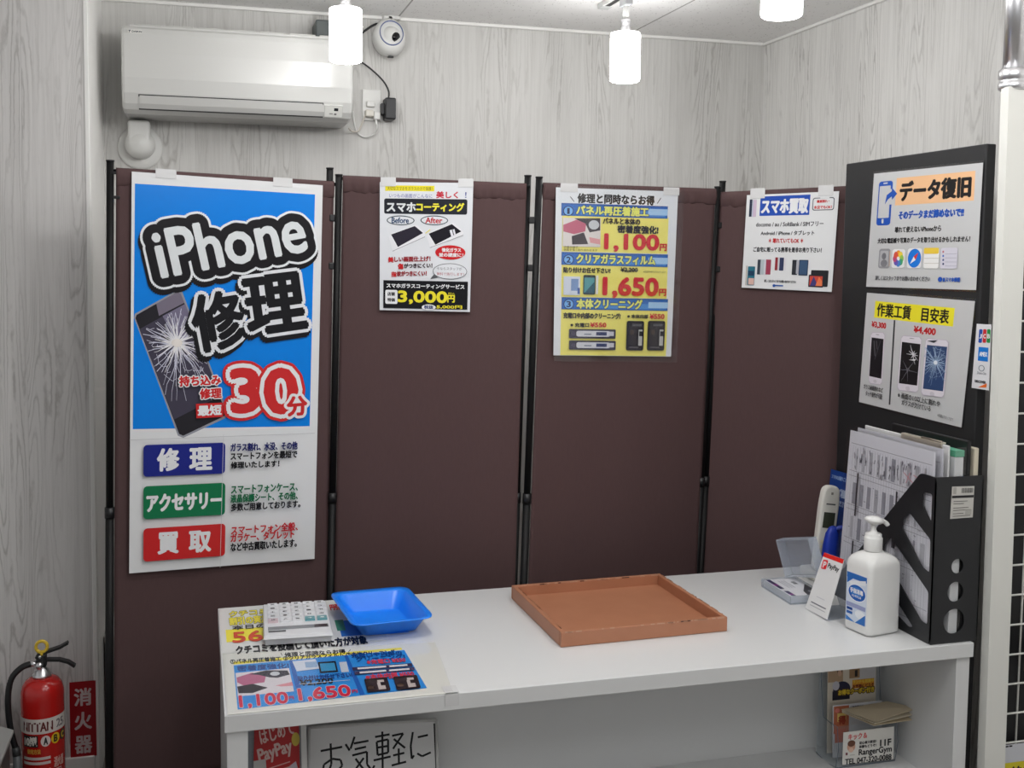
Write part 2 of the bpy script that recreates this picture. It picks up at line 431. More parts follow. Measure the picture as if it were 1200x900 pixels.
# ------------------------------------------------------------------ folding screen
fs = thing('folding_screen', (0.7, 3.12, 0), 'brown cloth folding screen with thin black posts, zigzagging behind the white counter', 'folding screen')
def post(xt, yt, zt, xb):
    b = MB(); zm = 0.93; f = lambda z: xb + (xt - xb) * z / zt
    b.cyl((xb, yt, 0), (f(zm), yt, zm), 0.0112, M_POST, 14); b.cyl((f(zm), yt, zm), (xt, yt, zt), 0.0100, M_POST, 14)
    b.build('post', fs)
    MB().cyl((f(zm - .012), yt, zm - .012), (f(zm + .018), yt, zm + .018), 0.0132, M_BLACK, 14).build('joint_ring', fs)
    MB().cyl((xt, yt, zt - 0.001), (xt, yt, zt + 0.003), 0.0112, M_BLACK, 14).build('post_cap', fs)
    bx = MB(); bx.box((xb - .02, yt - .07, 0), (xb + .02, yt + .07, 0.012), M_BLACK, .003); bx.build('foot', fs)
post(-0.224, 3.115, 1.899, -0.254); post(0.379, 3.196, 1.904, 0.344); post(0.4025, 3.173, 1.884, 0.364)
post(0.9420, 3.054, 1.889, 0.897); post(0.9705, 3.034, 1.884, 0.920)
post(1.603, 3.146, 1.880, 1.535); post(1.626, 3.158, 1.899, 1.558); post(2.02, 2.815, 1.89, 2.0)
def hinge(x, y, z):
    MB().box((x - .010, y - .012, z - .010), (x + .012, y + .010, z + .010), M_BLACK, .003).build('hinge', fs)
for (x, y) in ((0.389, 3.186), (0.955, 3.044), (1.612, 3.152)):
    hinge(x - .004, y, 1.76); hinge(x - .006, y, 1.62); hinge(x - .02, y, 0.5)
for z in (1.868, 1.802): MB().box((-0.226, 3.108, z - .004), (-0.200, 3.120, z + .004), M_BLACK, .001).build('peg', fs)
def panel(tl, tr, bl, br, seed):
    """hanging cloth between two posts, with a gathered rod pocket along its top"""
    tl, tr, bl, br = map(Vector, (tl, tr, bl, br)); rnd = random.Random(seed)
    d = (tr - tl); d.z = 0; nrm = Vector((d.y, -d.x, 0)).normalized()
    ph = [rnd.uniform(0, 6.28) for _ in range(6)]
    NX, NZ = 48, 40; pk = 0.05
    def pt(a, b, side, top=0.0):
        p = tl.lerp(tr, a).lerp(bl.lerp(br, a), b)
        drop = min(1, b * 6 + .25)
        wv = 0.0016 * math.sin(a * 9 + ph[0] + b * 1.3) + 0.0011 * math.sin(a * 21 + ph[1] - b * 2) + 0.0012 * math.sin(b * 9 + ph[2] + a * 3) * b
        return p + nrm * (0.004 + wv * drop + side)
    vs = []; fsx = []
    for side in (0.0, -0.0016):
        for j in range(NZ + 1):
            for i in range(NX + 1): vs.append(pt(i / NX, j / NZ, side))
    N = (NX + 1) * (NZ + 1); ix = lambda s_, i, j: s_ * N + j * (NX + 1) + i
    for j in range(NZ):
        for i in range(NX):
            fsx.append((ix(0, i, j), ix(0, i, j + 1), ix(0, i + 1, j + 1), ix(0, i + 1, j)))
            fsx.append((ix(1, i, j), ix(1, i + 1, j), ix(1, i + 1, j + 1), ix(1, i, j + 1)))
    for j in range(NZ):
        fsx.append((ix(0, 0, j), ix(1, 0, j), ix(1, 0, j + 1), ix(0, 0, j + 1))); fsx.append((ix(0, NX, j), ix(0, NX, j + 1), ix(1, NX, j + 1), ix(1, NX, j)))
    for i in range(NX):
        fsx.append((ix(0, i, NZ), ix(1, i, NZ), ix(1, i + 1, NZ), ix(0, i + 1, NZ)))
    MB().add(vs, fsx, M_FAB, True).build('cloth_panel', fs)
    # rod pocket: a flat sleeve of doubled cloth with small gathers
    vs = []; fsx = []; K = 12; NX2 = 90
    for i in range(NX2 + 1):
        a = i / NX2
        g = 0.0012 * math.sin(a * 70 + ph[3]) * (0.4 + 0.6 * math.sin(a * 11 + ph[4]) ** 2) + 0.0009 * math.sin(a * 133 + ph[5])
        for k in range(K):
            t = k / K * 2 * math.pi
            zz = -pk / 2 + (pk / 2) * math.cos(t)
            th = 0.0085 * math.sin(t) * (1.0 if math.cos(t) > -.2 else 0.72)
            p = tl.lerp(tr, a) + Vector((0, 0, zz + (0.002 * math.sin(a * 40 + ph[1]) if math.cos(t) < -.6 else 0)))
            sgn = 1 if math.sin(t) > 0 else -1
            vs.append(p + nrm * (0.003 + th + g * sgn * (0.3 + (1 - math.cos(t)) / 2)))
    for i in range(NX2):
        for k in range(K): k2 = (k + 1) % K; fsx.append((i * K + k, i * K + k2, (i + 1) * K + k2, (i + 1) * K + k))
    fsx.append(tuple(range(K))[::-1]); fsx.append(tuple(NX2 * K + k for k in range(K)))
    MB().add(vs, fsx, M_FAB, True).build('rod_pocket', fs)
    MB().cyl(tl + Vector((0, 0, -.009)) - d * .02, tr + Vector((0, 0, -.009)) + d * .02, 0.0055, M_POST, 10).build('top_rod', fs)
    bar_l = bl + Vector((0, 0, .02)); bar_r = br + Vector((0, 0, .02))
    MB().cyl(bar_l - d * .02, bar_r + d * .02, 0.0055, M_POST, 10).build('bottom_rod', fs)
panel((-0.2094, 3.1166, 1.8820), (0.3881, 3.182, 1.8667), (-0.241, 3.1166, 0.13), (0.362, 3.182, 0.13), 1)
panel((0.4139, 3.1701, 1.8840), (0.9340, 3.0413, 1.8666), (0.378, 3.179, 0.13), (0.906, 3.048, 0.13), 2)
panel((0.9838, 3.0411, 1.8705), (1.5916, 3.1419, 1.8756), (0.935, 3.033, 0.13), (1.545, 3.134, 0.13), 3)
panel((1.6166, 3.1494, 1.8659), (2.01, 2.818, 1.8810), (1.560, 3.190, 0.13), (1.985, 2.839, 0.13), 4)

# ------------------------------------------------------------------ posters on the screen
def tapes(parent, c, spots, up=0.03, wd=0.05, dn=0.012):
    """strips of milky tape from the poster's top edge up over the cloth"""
    c = [Vector(p) for p in c]; n = (c[3] - c[0]).cross(c[1] - c[0]).normalized()
    for a, u_ in spots:
        d = (c[1] - c[0]).normalized(); p = c[0].lerp(c[1], a)
        q = [p - d * wd / 2 + Vector((0, 0, u_)), p + d * wd / 2 + Vector((0, 0, u_)), p + d * wd / 2 - Vector((0, 0, dn)), p - d * wd / 2 - Vector((0, 0, dn))]
        slab([x + n * .0022 for x in q], 0.0006, M_TAPE).build('tape', parent)
PAPER = (228, 228, 228)
# --- tall repair banner
P1 = [(-0.1683, 3.1050, 1.8721), (0.3544, 3.1622, 1.8529), (0.3285, 3.1594, 0.7545), (-0.1894, 3.1027, 0.7618)]
L1 = [(154.4, 201), (378.3, 217.2), (368.6, 654.9), (151.4, 672)]
s = Sheet(P1, L1, (226, 227, 228), rough=0.22)
s.poly([(158.2, 215.3), (369.3, 228), (363, 500.4), (155.6, 504)], (0, 128, 226))
s.frame(155, 330, 4.736)
def crack(s, cx, cy, n, rmin, rmax, col, wd, box, seed, rings=3):
    rnd = random.Random(seed); lay = s.nxt()
    def inside(x, y): return box(x, y)
    for i in range(n):
        a = 2 * math.pi * (i + rnd.random() * .8) / n; x, y = cx, cy; R = rnd.uniform(rmin, rmax); st_ = 6
        for k in range(st_):
            a2 = a + rnd.uniform(-.22, .22); x2 = x + R / st_ * math.cos(a2); y2 = y + R / st_ * math.sin(a2)
            if inside(x2, y2): s.line(x, y, x2, y2, wd * (1.25 - k / st_), col, lay)
            else: break
            x, y = x2, y2
    for r in range(rings):
        rr = rmin * (.25 + .35 * r); pa = None
        for i in range(n + 1):
            a = 2 * math.pi * i / n; q = (cx + rr * math.cos(a) * rnd.uniform(.8, 1.2), cy + rr * math.sin(a) * rnd.uniform(.8, 1.2))
            if pa and rnd.random() < .6 and inside(*q) and inside(*pa): s.line(pa[0], pa[1], q[0], q[1], wd * .6, col, lay)
            pa = q
s.poly([(16, 183), (255, 50), (280, 62), (535, 735), (520, 762), (285, 872), (255, 860), (10, 205)], (150, 152, 160))
s.poly([(24, 190), (252, 62), (272, 72), (524, 735), (512, 752), (285, 860), (262, 850), (18, 208)], (38, 36, 42))
s.poly([(135, 128), (252, 62), (272, 72), (292, 122), (150, 195)], (120, 112, 128))
s.poly([(40, 270), (296, 128), (490, 640), (235, 770)], (66, 62, 78))
s.poly([(170, 196), (296, 128), (360, 300), (250, 350)], (118, 112, 136))
def inph(x, y): 
    c = [(40, 270), (296, 128), (490, 640), (235, 770)]; k = 0
    for i in range(4):
        ax, ay = c[i]; bx, by = c[(i + 1) % 4]; k += ((bx - ax) * (y - ay) - (by - ay) * (x - ax)) > 0
    return k in (0, 4)
crack(s, 250, 345, 60, 160, 430, (205, 205, 222), 4.0, inph, 3, 4)
crack(s, 250, 345, 46, 60, 180, (240, 238, 240), 5.0, inph, 4, 2)
s.ell(250, 345, 60, 44, (235, 228, 222))
s.frame(140, 190, 3.6)
s.text('iPhone', 160, 240, 790, 434, (222, 226, 228), bold=6, rot=13.0, outs=[(56, (24, 22, 26), -8, 18), (52, (232, 235, 238)), (42, (26, 24, 28))])
s.text('修', 314, 556, 524, 790, (24, 24, 28), bold=9, rot=11.0, outs=[(26, (24, 24, 28), -14, 18), (23, (226, 228, 232))])
s.text('理', 536, 482, 776, 716, (24, 24, 28), bold=10, rot=9.0, outs=[(26, (24, 24, 28), -10, 18), (23, (226, 228, 232))])
s.frame(140, 420, 3.335)
s.text('3', 440, 46, 545, 210, (206, 44, 46), bold=15, rot=4, outs=[(36, (206, 44, 46)), (25, (232, 232, 234))])
s.text('0', 572, 46, 690, 214, (206, 44, 46), bold=15, rot=4, outs=[(36, (206, 44, 46)), (25, (232, 232, 234))])
s.text('分', 656, 152, 730, 224, (206, 44, 46), bold=5, rot=4, outs=[(14, (232, 232, 234))])
s.text('持ち込み', 236, 70, 396, 108, (206, 44, 46), bold=2.2, rot=2, outs=[(6, (230, 230, 232))])
s.text('修理', 316, 120, 398, 158, (206, 44, 46), bold=2.2, rot=2, outs=[(6, (230, 230, 232))])
s.rect(353, 205, 105, 56, (206, 44, 46), rot=2)
s.text('最短', 308, 186, 398, 224, (235, 235, 236), bold=2.5, rot=2)
for (yc, hh, col, kan) in ((396, 122, (28, 38, 132), None), (556, 126, (18, 118, 74), None), (717, 126, (204, 40, 42), None)):
    s.rect(256, yc, 320, hh, col, r=14)
WH = (232, 233, 235)
s.text('修', 150, 355, 232, 438, WH, bold=4); s.text('理', 277, 352, 360, 434, WH, bold=4)
s.text('アクセサリー', 110, 527, 400, 590, WH, bold=4)
s.text('買', 152, 680, 230, 758, WH, bold=4); s.text('取', 275, 674, 356, 752, WH, bold=4)
BK = (24, 24, 28); NV = (28, 34, 100); GN = (20, 104, 66); RD = (196, 36, 40)
for (t, x0, y0, x1, y1, c) in (('ガラス割れ、水没、その他', 437, 330, 695, 360, NV), ('スマートフォンを最短で', 437, 365, 694, 393, BK), ('修理いたします！', 437, 402, 624, 427, BK),
        ('スマートフォンケース、', 439, 491, 696, 522, GN), ('液晶保護シート、その他、', 437, 526, 696, 556, GN), ('多数ご用意しております。', 439, 560, 706, 588, BK),
        ('スマートフォン全般、', 439, 646, 696, 678, RD), ('ガラケー、タブレット', 437, 675, 682, 707, RD), ('など中古買取いたします。', 437, 711, 692, 742, BK)):
    s.text(t, x0, y0, x1, y1, c, bold=1.3)
s.frame(0, 0, 1)
s.line(151.6, 516, 368, 508, 0.7, (196, 197, 198)); s.line(262, 509, 258, 664, 0.5, (206, 207, 208))
bn = s.build('poster'); 
ob = thing('repair_poster', P1[3], 'tall blue and white repair banner with a big cracked phone, on the leftmost screen panel', 'poster')
bn.name = 'printed_sheet'; bn.parent = ob; bn.matrix_parent_inverse = ob.matrix_basis.inverted()
tapes(ob, P1, ((0.17, 0.013), (0.78, 0.013)), wd=0.055)

# --- glass coating poster
P2 = [(0.5153, 3.1285, 1.8648), (0.779, 3.0632, 1.8652), (0.7724, 3.0648, 1.4893), (0.5157, 3.1284, 1.4927)]
s = Sheet(P2, [(445.1, 213.3), (554.7, 214.4), (550.7, 365.6), (444.9, 363.3)], (224, 226, 230), rough=0.2).frame(420, 190, 4.5)
YL = (236, 222, 52)
s.rect(270, 139, 258, 30, YL); s.text('大切なスマホをガラスの力で保護！', 152, 130, 388, 150, (70, 66, 40))
s.text('いつもの画面がこんなに', 162, 168, 388, 190, (70, 80, 160)); s.text('美しく', 410, 156, 524, 192, (200, 40, 60), bold=1.5); s.text('！', 562, 160, 570, 190, (60, 70, 150))
s.rect(354, 237, 438, 82, (38, 40, 48), r=10); s.text('スマホ', 150, 216, 300, 264, (222, 224, 226), bold=3); s.text('コーティング', 306, 218, 556, 262, (236, 226, 70), bold=3)
for (x, c, t) in ((222, (50, 76, 110), 'Before'), (399, (190, 40, 50), 'After')):
    s.ell(x, 311, 146, 52, (60, 72, 80)); s.ell(x, 311, 136, 42, (224, 226, 230)); s.text(t, x - 46, 296, x + 42, 326, c, bold=1.2)
s.poly([(160, 398), (176, 380), (300, 334), (312, 338), (352, 384), (346, 398), (196, 476), (180, 470)], (232, 232, 236)); s.poly([(172, 386), (296, 341), (340, 378), (208, 452)], (44, 40, 52)); s.line(180, 474, 350, 398, 3, (150, 152, 158))
s.poly([(358, 392), (372, 376), (496, 324), (510, 328), (554, 376), (548, 390), (392, 458), (376, 452)], (232, 232, 236)); s.poly([(370, 382), (492, 331), (542, 370), (405, 440)], (30, 28, 36)); s.line(376, 456, 552, 390, 3, (150, 152, 158))
s.poly([(480, 364), (492, 360), (502, 398), (490, 402)], (225, 225, 232)); s.poly([(496, 360), (506, 357), (514, 392), (506, 396)], (225, 225, 232)); s.line(352, 380, 378, 360, 4, YL)
s.ell(484, 481, 160, 76, (204, 38, 44)); s.text('強化ガラス', 440, 458, 540, 478, WH, bold=1); s.text('並の硬度に！', 424, 484, 552, 504, WH, bold=1)
s.text('美', 157, 505, 184, 532, RD, bold=3); s.text('しい画面仕上げ！', 190, 502, 378, 528, (150, 40, 50), bold=1.5, rot=2)
s.text('傷', 208, 540, 236, 568, RD, bold=3); s.text('がつきにくい！', 240, 538, 388, 562, (60, 40, 46), bold=1.5, rot=2)
s.text('指', 174, 582, 200, 608, RD, bold=3); s.text('紋がつきにくい！', 204, 578, 358, 604, (150, 40, 50), bold=1.5, rot=2)
s.ell(482, 580, 182, 84, (90, 92, 96)); s.poly([(400, 592), (378, 620), (420, 612)], (90, 92, 96)); s.ell(482, 580, 176, 78, (224, 226, 230)); s.text('今ならスタッフが', 412, 558, 546, 574, (90, 90, 100)); s.text('無料で施行します！', 412, 586, 556, 602, (170, 60, 70))
s.rect(353, 702, 444, 144, (22, 22, 26)); s.text('スマホガラスコーティングサービス', 148, 646, 558, 668, WH, bold=1)
s.rect(174, 712, 64, 72, WH, r=8); s.text('店頭', 154, 688, 192, 706, BK, bold=.8); s.text('特価', 154, 718, 192, 736, BK, bold=.8)
s.text('3,000', 210, 684, 466, 748, YL, bold=5); s.text('円', 470, 704, 506, 740, YL, bold=2.5); s.text('税込', 472, 690, 508, 700, YL)
s.ell(370, 766, 74, 30, WH); s.text('税抜', 346, 756, 394, 774, (50, 60, 110), bold=1); s.text('5,000円', 412, 756, 546, 774, YL, bold=2)
ob = thing('coating_poster', P2[3], 'white poster showing two phones before and after coating, with 3,000 yen in yellow', 'poster'); o = s.build('printed_sheet'); o.parent = ob; o.matrix_parent_inverse = ob.matrix_basis.inverted()
tapes(ob, P2, ((0.09, 0.014), (0.92, 0.012)), wd=0.044)

# --- three-price poster
P3 = [(1.0221, 3.0313, 1.8572), (1.4454, 3.1015, 1.86), (1.4327, 3.0994, 1.3459), (1.0213, 3.0311, 1.3612)]
s = Sheet(P3, [(651.7, 219.5), (794.7, 224.5), (786.4, 417.8), (648.6, 416.4)], (224, 228, 233), rough=0.25).frame(630, 190, 3.6)
s.text('修理と同時ならお得', 168, 138, 490, 178, BK, bold=2); s.line(136, 146, 152, 168, 3, BK); s.line(518, 152, 502, 176, 3, BK)
YP = (238, 229, 118); B1_ = (34, 104, 190); B2_ = (112, 168, 224)
s.rect(327, 309, 446, 156, YP); s.rect(324, 508, 446, 138, YP); s.rect(322, 722, 448, 190, YP)
for (y, h, n, t, x1) in ((208, 54, '1', 'パネル再圧着施工', 464), (416, 54, '2', 'クリアガラスフィルム', 492), (603, 50, '3', '本体クリーニング', 436)):
    s.rect(325, y, 448, h, (28, 84, 160)); s.rect(325, y + 2, 440, h - 8, B1_); s.rect(360, y + h * .18, 360, h * .42, (70, 138, 208)); s.rect(505, y + h * .1, 84, h * .5, (160, 200, 236))
    s.ell(128, y, 44, 44, (20, 52, 110)); s.ell(128, y, 36, 36, (116, 178, 236)); s.text(n, 124 if n == '1' else 120, y - 12, 132 if n == '1' else 136, y + 12, (16, 36, 90), bold=1.2)
    s.text(t, 162, y - 19, x1, y + 19, (226, 232, 120), bold=2, outs=[(4.5, (30, 70, 120))])
s.rect(182, 300, 156, 122, (222, 216, 214)); s.poly([(106, 268), (160, 246), (200, 262), (196, 296), (150, 308), (106, 296)], (190, 96, 122)); s.poly([(150, 240), (258, 240), (258, 292), (214, 300), (196, 262)], (58, 54, 64)); s.ell(232, 268, 44, 40, (196, 200, 206)); s.poly([(140, 316), (190, 300), (208, 350), (142, 352)], (60, 52, 62)); s.poly([(212, 320), (258, 330), (258, 352), (216, 344)], (222, 160, 164)); s.text('作業の様子', 108, 358, 166, 368, BK); s.text('画面を強く貼り合わせます', 108, 370, 246, 380, BK)
s.text('パネルと本体の', 270, 240, 426, 266, BK, bold=1.6); s.text('密着度強化!', 332, 272, 504, 304, BK, bold=1.8)
PRC = (205, 38, 52)
s.text('1,100', 278, 310, 506, 382, PRC, bold=6); s.text('円', 512, 350, 540, 378, PRC, bold=2.5)
s.text('貼り付けお任せ下さい!', 106, 450, 300, 472, BK, bold=1.2); s.text('¥2,200', 345, 450, 415, 470, BK, bold=1.2); s.line(342, 461, 418, 461, 2.5, BK); s.text('※別途本体代がかかります', 440, 463, 536, 472, BK)
s.rect(140, 526, 68, 78, (206, 214, 228)); s.rect(152, 522, 30, 50, (120, 150, 196)); s.rect(168, 548, 10, 26, (60, 90, 160)); s.rect(212, 522, 50, 82, (34, 52, 60), r=6); s.rect(212, 524, 42, 64, (78, 150, 158)); s.poly([(192, 556), (232, 510), (232, 556)], (40, 90, 110)); s.rect(244, 522, 10, 78, (226, 226, 220))
s.text('1,650', 272, 494, 502, 576, PRC, bold=6); s.text('円', 508, 540, 537, 568, PRC, bold=2.5)
s.text('充電口や内部のクリーニング!', 106, 640, 342, 663, BK, bold=1.2); s.text('※ 本体内部', 372, 646, 460, 662, BK, bold=.8); s.text('¥550', 468, 644, 530, 664, PRC, bold=1.2); s.text('※ 充電口', 134, 681, 210, 698, BK, bold=.8); s.text('¥550', 216, 680, 282, 698, PRC, bold=1.2)
for y in (726, 773):
    s.rect(225, y, 194, 38, (52, 50, 70), r=4); s.rect(228, y, 140, 24, (206, 208, 216), r=8); s.ell(145, y, 18, 22, (70, 66, 90)); s.rect(262, y, 44, 14, (60, 70, 110)); s.rect(305, y, 18, 18, (200, 200, 210)); s.rect(205, y + 2, 30, 5, (120, 130, 150))
for x in (404, 494):
    s.rect(x, 734, 74, 122, (34, 32, 38), r=8); s.rect(x - 12, 730, 36, 78, (50, 46, 50)); s.rect(x + 22, 742, 16, 66, (190, 190, 188)); s.rect(x + 26, 726, 18, 20, (34, 32, 38)); s.rect(x + 8, 690, 40, 10, (90, 90, 94)); s.ell(x - 14, 720, 18, 22, (78, 64, 58)); s.rect(x - 6, 782, 40, 6, (96, 94, 98))
ob = thing('price_poster', P3[3], 'yellow and blue poster listing three numbered services, hung in the third screen panel from left', 'poster'); o = s.build('printed_sheet'); o.parent = ob; o.matrix_parent_inverse = ob.matrix_basis.inverted()
slab(sub(P3, -0.002, -0.012, 1.045, 1.035, s.top() + .0004), 0.0003, M_FILM).build('clear_sleeve', ob)
tapes(ob, P3, ((0.10, 0.013), (0.94, 0.012)), wd=0.058)

# --- phone buying poster
P4 = [(1.6719, 3.0819, 1.8536), (1.8845, 2.9029, 1.8611), (1.8749, 2.9110, 1.5547), (1.6649, 3.0878, 1.5630)]
s = Sheet(P4, [(875.4, 228.7), (983.5, 224), (974.6, 342.2), (869.1, 337)], (226, 227, 228), rough=0.3).frame(830, 190, 5.294)
s.rect(467, 270, 306, 124, (30, 76, 176)); s.text('スマホ買取', 326, 232, 608, 318, WH, bold=5)
s.rect(262, 286, 16, 108, (40, 50, 74)); s.rect(284, 288, 24, 106, (206, 186, 206)); s.rect(274, 288, 5, 104, (180, 190, 210))
s.rect(710, 260, 140, 80, (70, 74, 84), r=14); s.rect(710, 260, 130, 70, (226, 227, 228), r=11); s.rect(720, 221, 60, 6, (226, 227, 228)); s.text('画面割れ・', 670, 234, 748, 252, RD, bold=1); s.text('水没でもOK！', 650, 270, 764, 290, RD, bold=1)
s.text('docomo / au / SoftBank / SIMフリー', 288, 372, 704, 400, (50, 50, 56), bold=.8); s.text('Android / iPhone / タブレット', 318, 427, 648, 455, (50, 50, 56), bold=.8)
s.text('＊ 壊れていてもOK ＊', 368, 474, 580, 504, RD, bold=1); s.text('ご自宅に眠ってる携帯を是非お売り下さい！', 272, 530, 692, 560, (40, 40, 46), bold=1)
for (x, y, ww, hh, c) in ((314, 652, 26, 92, (58, 66, 78)), (332, 652, 26, 92, (180, 190, 196)), (366, 652, 32, 92, (160, 62, 86)), (346, 654, 12, 90, (206, 206, 214)), (416, 632, 16, 80, (150, 46, 56)), (432, 632, 14, 82, (206, 206, 210)), (448, 634, 26, 80, (50, 58, 92)), (470, 636, 12, 72, (222, 220, 224)), (530, 654, 34, 92, (44, 46, 54)), (550, 652, 22, 84, (176, 176, 184)), (584, 656, 58, 96, (40, 58, 84)), (584, 656, 48, 84, (58, 84, 116))): s.rect(x, y, ww, hh, c, r=3)
s.rect(686, 722, 112, 100, (34, 34, 40), r=6); s.rect(664, 738, 96, 76, (40, 36, 44), r=5); s.rect(664, 738, 82, 60, (196, 70, 56)); s.poly([(624, 768), (650, 708), (676, 768)], (66, 60, 120)); s.poly([(660, 768), (684, 712), (704, 740), (704, 768)], (226, 120, 76))
s.rect(236, 704, 8, 120, (190, 186, 180)); s.rect(264, 706, 42, 116, (40, 110, 130), r=4); s.rect(264, 690, 34, 30, (30, 60, 90)); s.rect(264, 740, 34, 40, (214, 176, 166))
s.text('詳しくはスタッフまでお問い合わせください', 342, 732, 536, 748, (50, 50, 56), bold=.6); s.rect(430, 766, 56, 8, (40, 90, 170)); s.ell(402, 766, 18, 18, (40, 90, 170))
ob = thing('phone_buying_poster', P4[3], 'white phone buying poster with a blue heading box, on the rightmost screen panel', 'poster'); o = s.build('printed_sheet'); o.parent = ob; o.matrix_parent_inverse = ob.matrix_basis.inverted()
tapes(ob, P4, ((0.12, 0.020), (0.86, 0.020)), wd=0.045)

# ------------------------------------------------------------------ black board with its posters
BX = 1.856
bd = thing('display_board', (BX + .015, 2.54, 0), 'tall black board standing at the right end of the counter, holding two white posters', 'display board')
MB().box((BX, 2.238, 0), (BX + 0.028, 2.828, 1.936), board_mat('black_board', (27, 27, 29), (32, 32, 34), 0.6), 0.003).build('panel', bd)
MB().box((BX + 0.004, 2.826, 0), (BX + 0.024, 2.834, 1.88), M_BLACK, 0.002).build('edge_strip', bd)

B1 = [(1.852, 2.6829, 1.8962), (1.852, 2.2440, 1.8903), (1.852, 2.2500, 1.5796), (1.852, 2.7023, 1.5762)]
s = Sheet(B1, [(1024.4, 203.6), (1153, 190.5), (1144, 340), (1015, 336)], (200, 201, 202), rough=0.3).frame(980, 170, 5)
s.rect(575, 254, 462, 165, (238, 190, 144)); s.text('データ復旧', 374, 198, 784, 312, (26, 24, 26), bold=6)
BL = (34, 84, 180)
s.rect(286, 338, 84, 256, BL, r=16); s.rect(284, 330, 66, 186, (200, 201, 202), r=4); s.rect(292, 222, 26, 8, (200, 201, 202), r=3); s.rect(274, 442, 12, 26, (200, 201, 202), r=4)
s.rect(326, 300, 30, 90, (200, 201, 202))
s.poly([(288, 345), (300, 290), (330, 268), (330, 246), (362, 282), (330, 318), (330, 298), (306, 316)], BL)
s.text('そのデータまだ諦めないで!!', 366, 374, 746, 422, BL, bold=3); s.text('壊れて使えないiPhoneから', 345, 470, 618, 505, BK, bold=1); s.text('大切な電話帳や写真のデータを取り出せるかもしれません！', 233, 535, 775, 568, BK, bold=1)
s.rect(286, 662, 68, 116, (150, 150, 154), r=14); s.rect(284, 662, 50, 92, (178, 178, 182), r=8); s.ell(284, 648, 26, 40, (120, 120, 126)); s.ell(284, 690, 40, 44, (128, 128, 134)); s.rect(318, 662, 4, 90, (200, 170, 150))
s.rect(370, 662, 76, 112, (232, 232, 233), r=14)
for i, c in enumerate([(240, 150, 50), (236, 206, 70), (150, 196, 80), (70, 170, 120), (70, 130, 200), (110, 90, 180), (200, 80, 130), (226, 90, 70)]):
    a = math.radians(90 - i * 45); s.ell(370 + 20 * math.cos(a), 662 - 30 * math.sin(a), 26, 38, c, rot=-i * 45)
s.rect(466, 660, 84, 118, (232, 232, 233), r=14); s.ell(466, 660, 78, 112, (24, 120, 220)); s.poly([(440, 694), (462, 650), (474, 670)], WH); s.poly([(490, 626), (462, 650), (474, 670)], (220, 60, 56))
s.rect(566, 660, 88, 122, (238, 238, 236), r=12); s.rect(566, 616, 88, 36, (240, 206, 74), r=8)
for y in (660, 690): s.rect(566, y, 84, 3, (200, 196, 188))
s.rect(668, 660, 98, 124, (212, 210, 222), r=12)
for i, c in enumerate([(200, 120, 130), (80, 120, 200), (90, 100, 150), (60, 70, 110)]): s.ell(636, 622 + i * 24, 10, 14, c); s.rect(680, 634 + i * 24, 66, 3, (176, 174, 190))
s.text('詳しくはスタッフまでお問い合わせください', 230, 766, 554, 794, (70, 70, 74), bold=.6); s.text('スマホ修理', 650, 774, 732, 800, BL, bold=1.5); s.ell(618, 786, 26, 30, BL); s.rect(640, 788, 12, 24, BL)
ob = thing('data_recovery_poster', B1[3], 'white poster with a blue phone drawing and peach heading, upper one on the black board', 'poster'); o = s.build('printed_sheet'); o.parent = ob; o.matrix_parent_inverse = ob.matrix_basis.inverted()
slab(sub(B1, -0.012, -0.018, 1.0, 1.016, -0.0011), 0.0006, M_FILM).build('laminate_edge', ob)

B2 = [(1.852, 2.6973, 1.5593), (1.852, 2.2523, 1.5521), (1.852, 2.2819, 1.2332), (1.852, 2.7177, 1.2416)]
s = Sheet(B2, [(1016, 343), (1142.4, 353), (1126.6, 501), (1006.6, 471)], (200, 200, 201), rough=0.3).frame(980, 330, 5)
s.rect(444, 186, 462, 104, (240, 228, 52)); s.text('作業工賃　目安表', 230, 146, 648, 226, BK, bold=2.2)
s.text('¥3,300', 208, 240, 290, 278, RD, bold=1.8); s.text('¥4,400', 454, 270, 580, 314, RD, bold=2.2); s.line(342, 228, 312, 722, 9, (66, 66, 70))
def pho(pts, scr, c):
    s.poly(pts, (196, 188, 200)); k = [sum(p[i] for p in pts) / len(pts) for i in (0, 1)]
    s.poly([(k[0] + (x - k[0]) * .95, k[1] + (y - k[1]) * .975) for x, y in pts], (222, 216, 224)); s.poly(scr, c)
pho([(212, 300), (276, 300), (286, 316), (268, 596), (258, 608), (200, 600), (190, 584), (202, 314)], [(208, 330), (278, 340), (264, 572), (194, 556)], (34, 32, 36))
lay = s.nxt(); s.line(222, 350, 228, 440, 5, (92, 90, 96), lay); s.line(236, 350, 240, 400, 5, (86, 84, 90), lay); s.line(226, 460, 260, 350, 4, (70, 68, 74), lay)
s.ell(242, 314, 22, 4, (150, 146, 152)); s.ell(228, 586, 20, 20, (206, 200, 208))
pho([(392, 318), (490, 326), (502, 342), (482, 640), (470, 652), (368, 640), (358, 624), (380, 332)], [(386, 356), (494, 370), (474, 612), (368, 598)], (30, 28, 32))
inb = lambda x, y: 376 < x < 482 and 372 < y < 600
crack(s, 452, 430, 9, 20, 60, (210, 208, 214), 4, inb, 11, 2); crack(s, 420, 520, 6, 40, 90, (120, 118, 126), 2.5, inb, 12, 1); s.poly([(426, 462), (470, 456), (462, 468)], (220, 218, 222))
s.ell(444, 336, 30, 4, (150, 146, 152)); s.ell(420, 628, 26, 24, (206, 200, 208))
pho([(536, 334), (648, 344), (662, 360), (634, 670), (622, 682), (508, 668), (498, 652), (524, 348)], [(534, 374), (652, 386), (628, 646), (510, 630)], (52, 74, 116))
inb2 = lambda x, y: 516 < x < 644 and 376 < y < 640
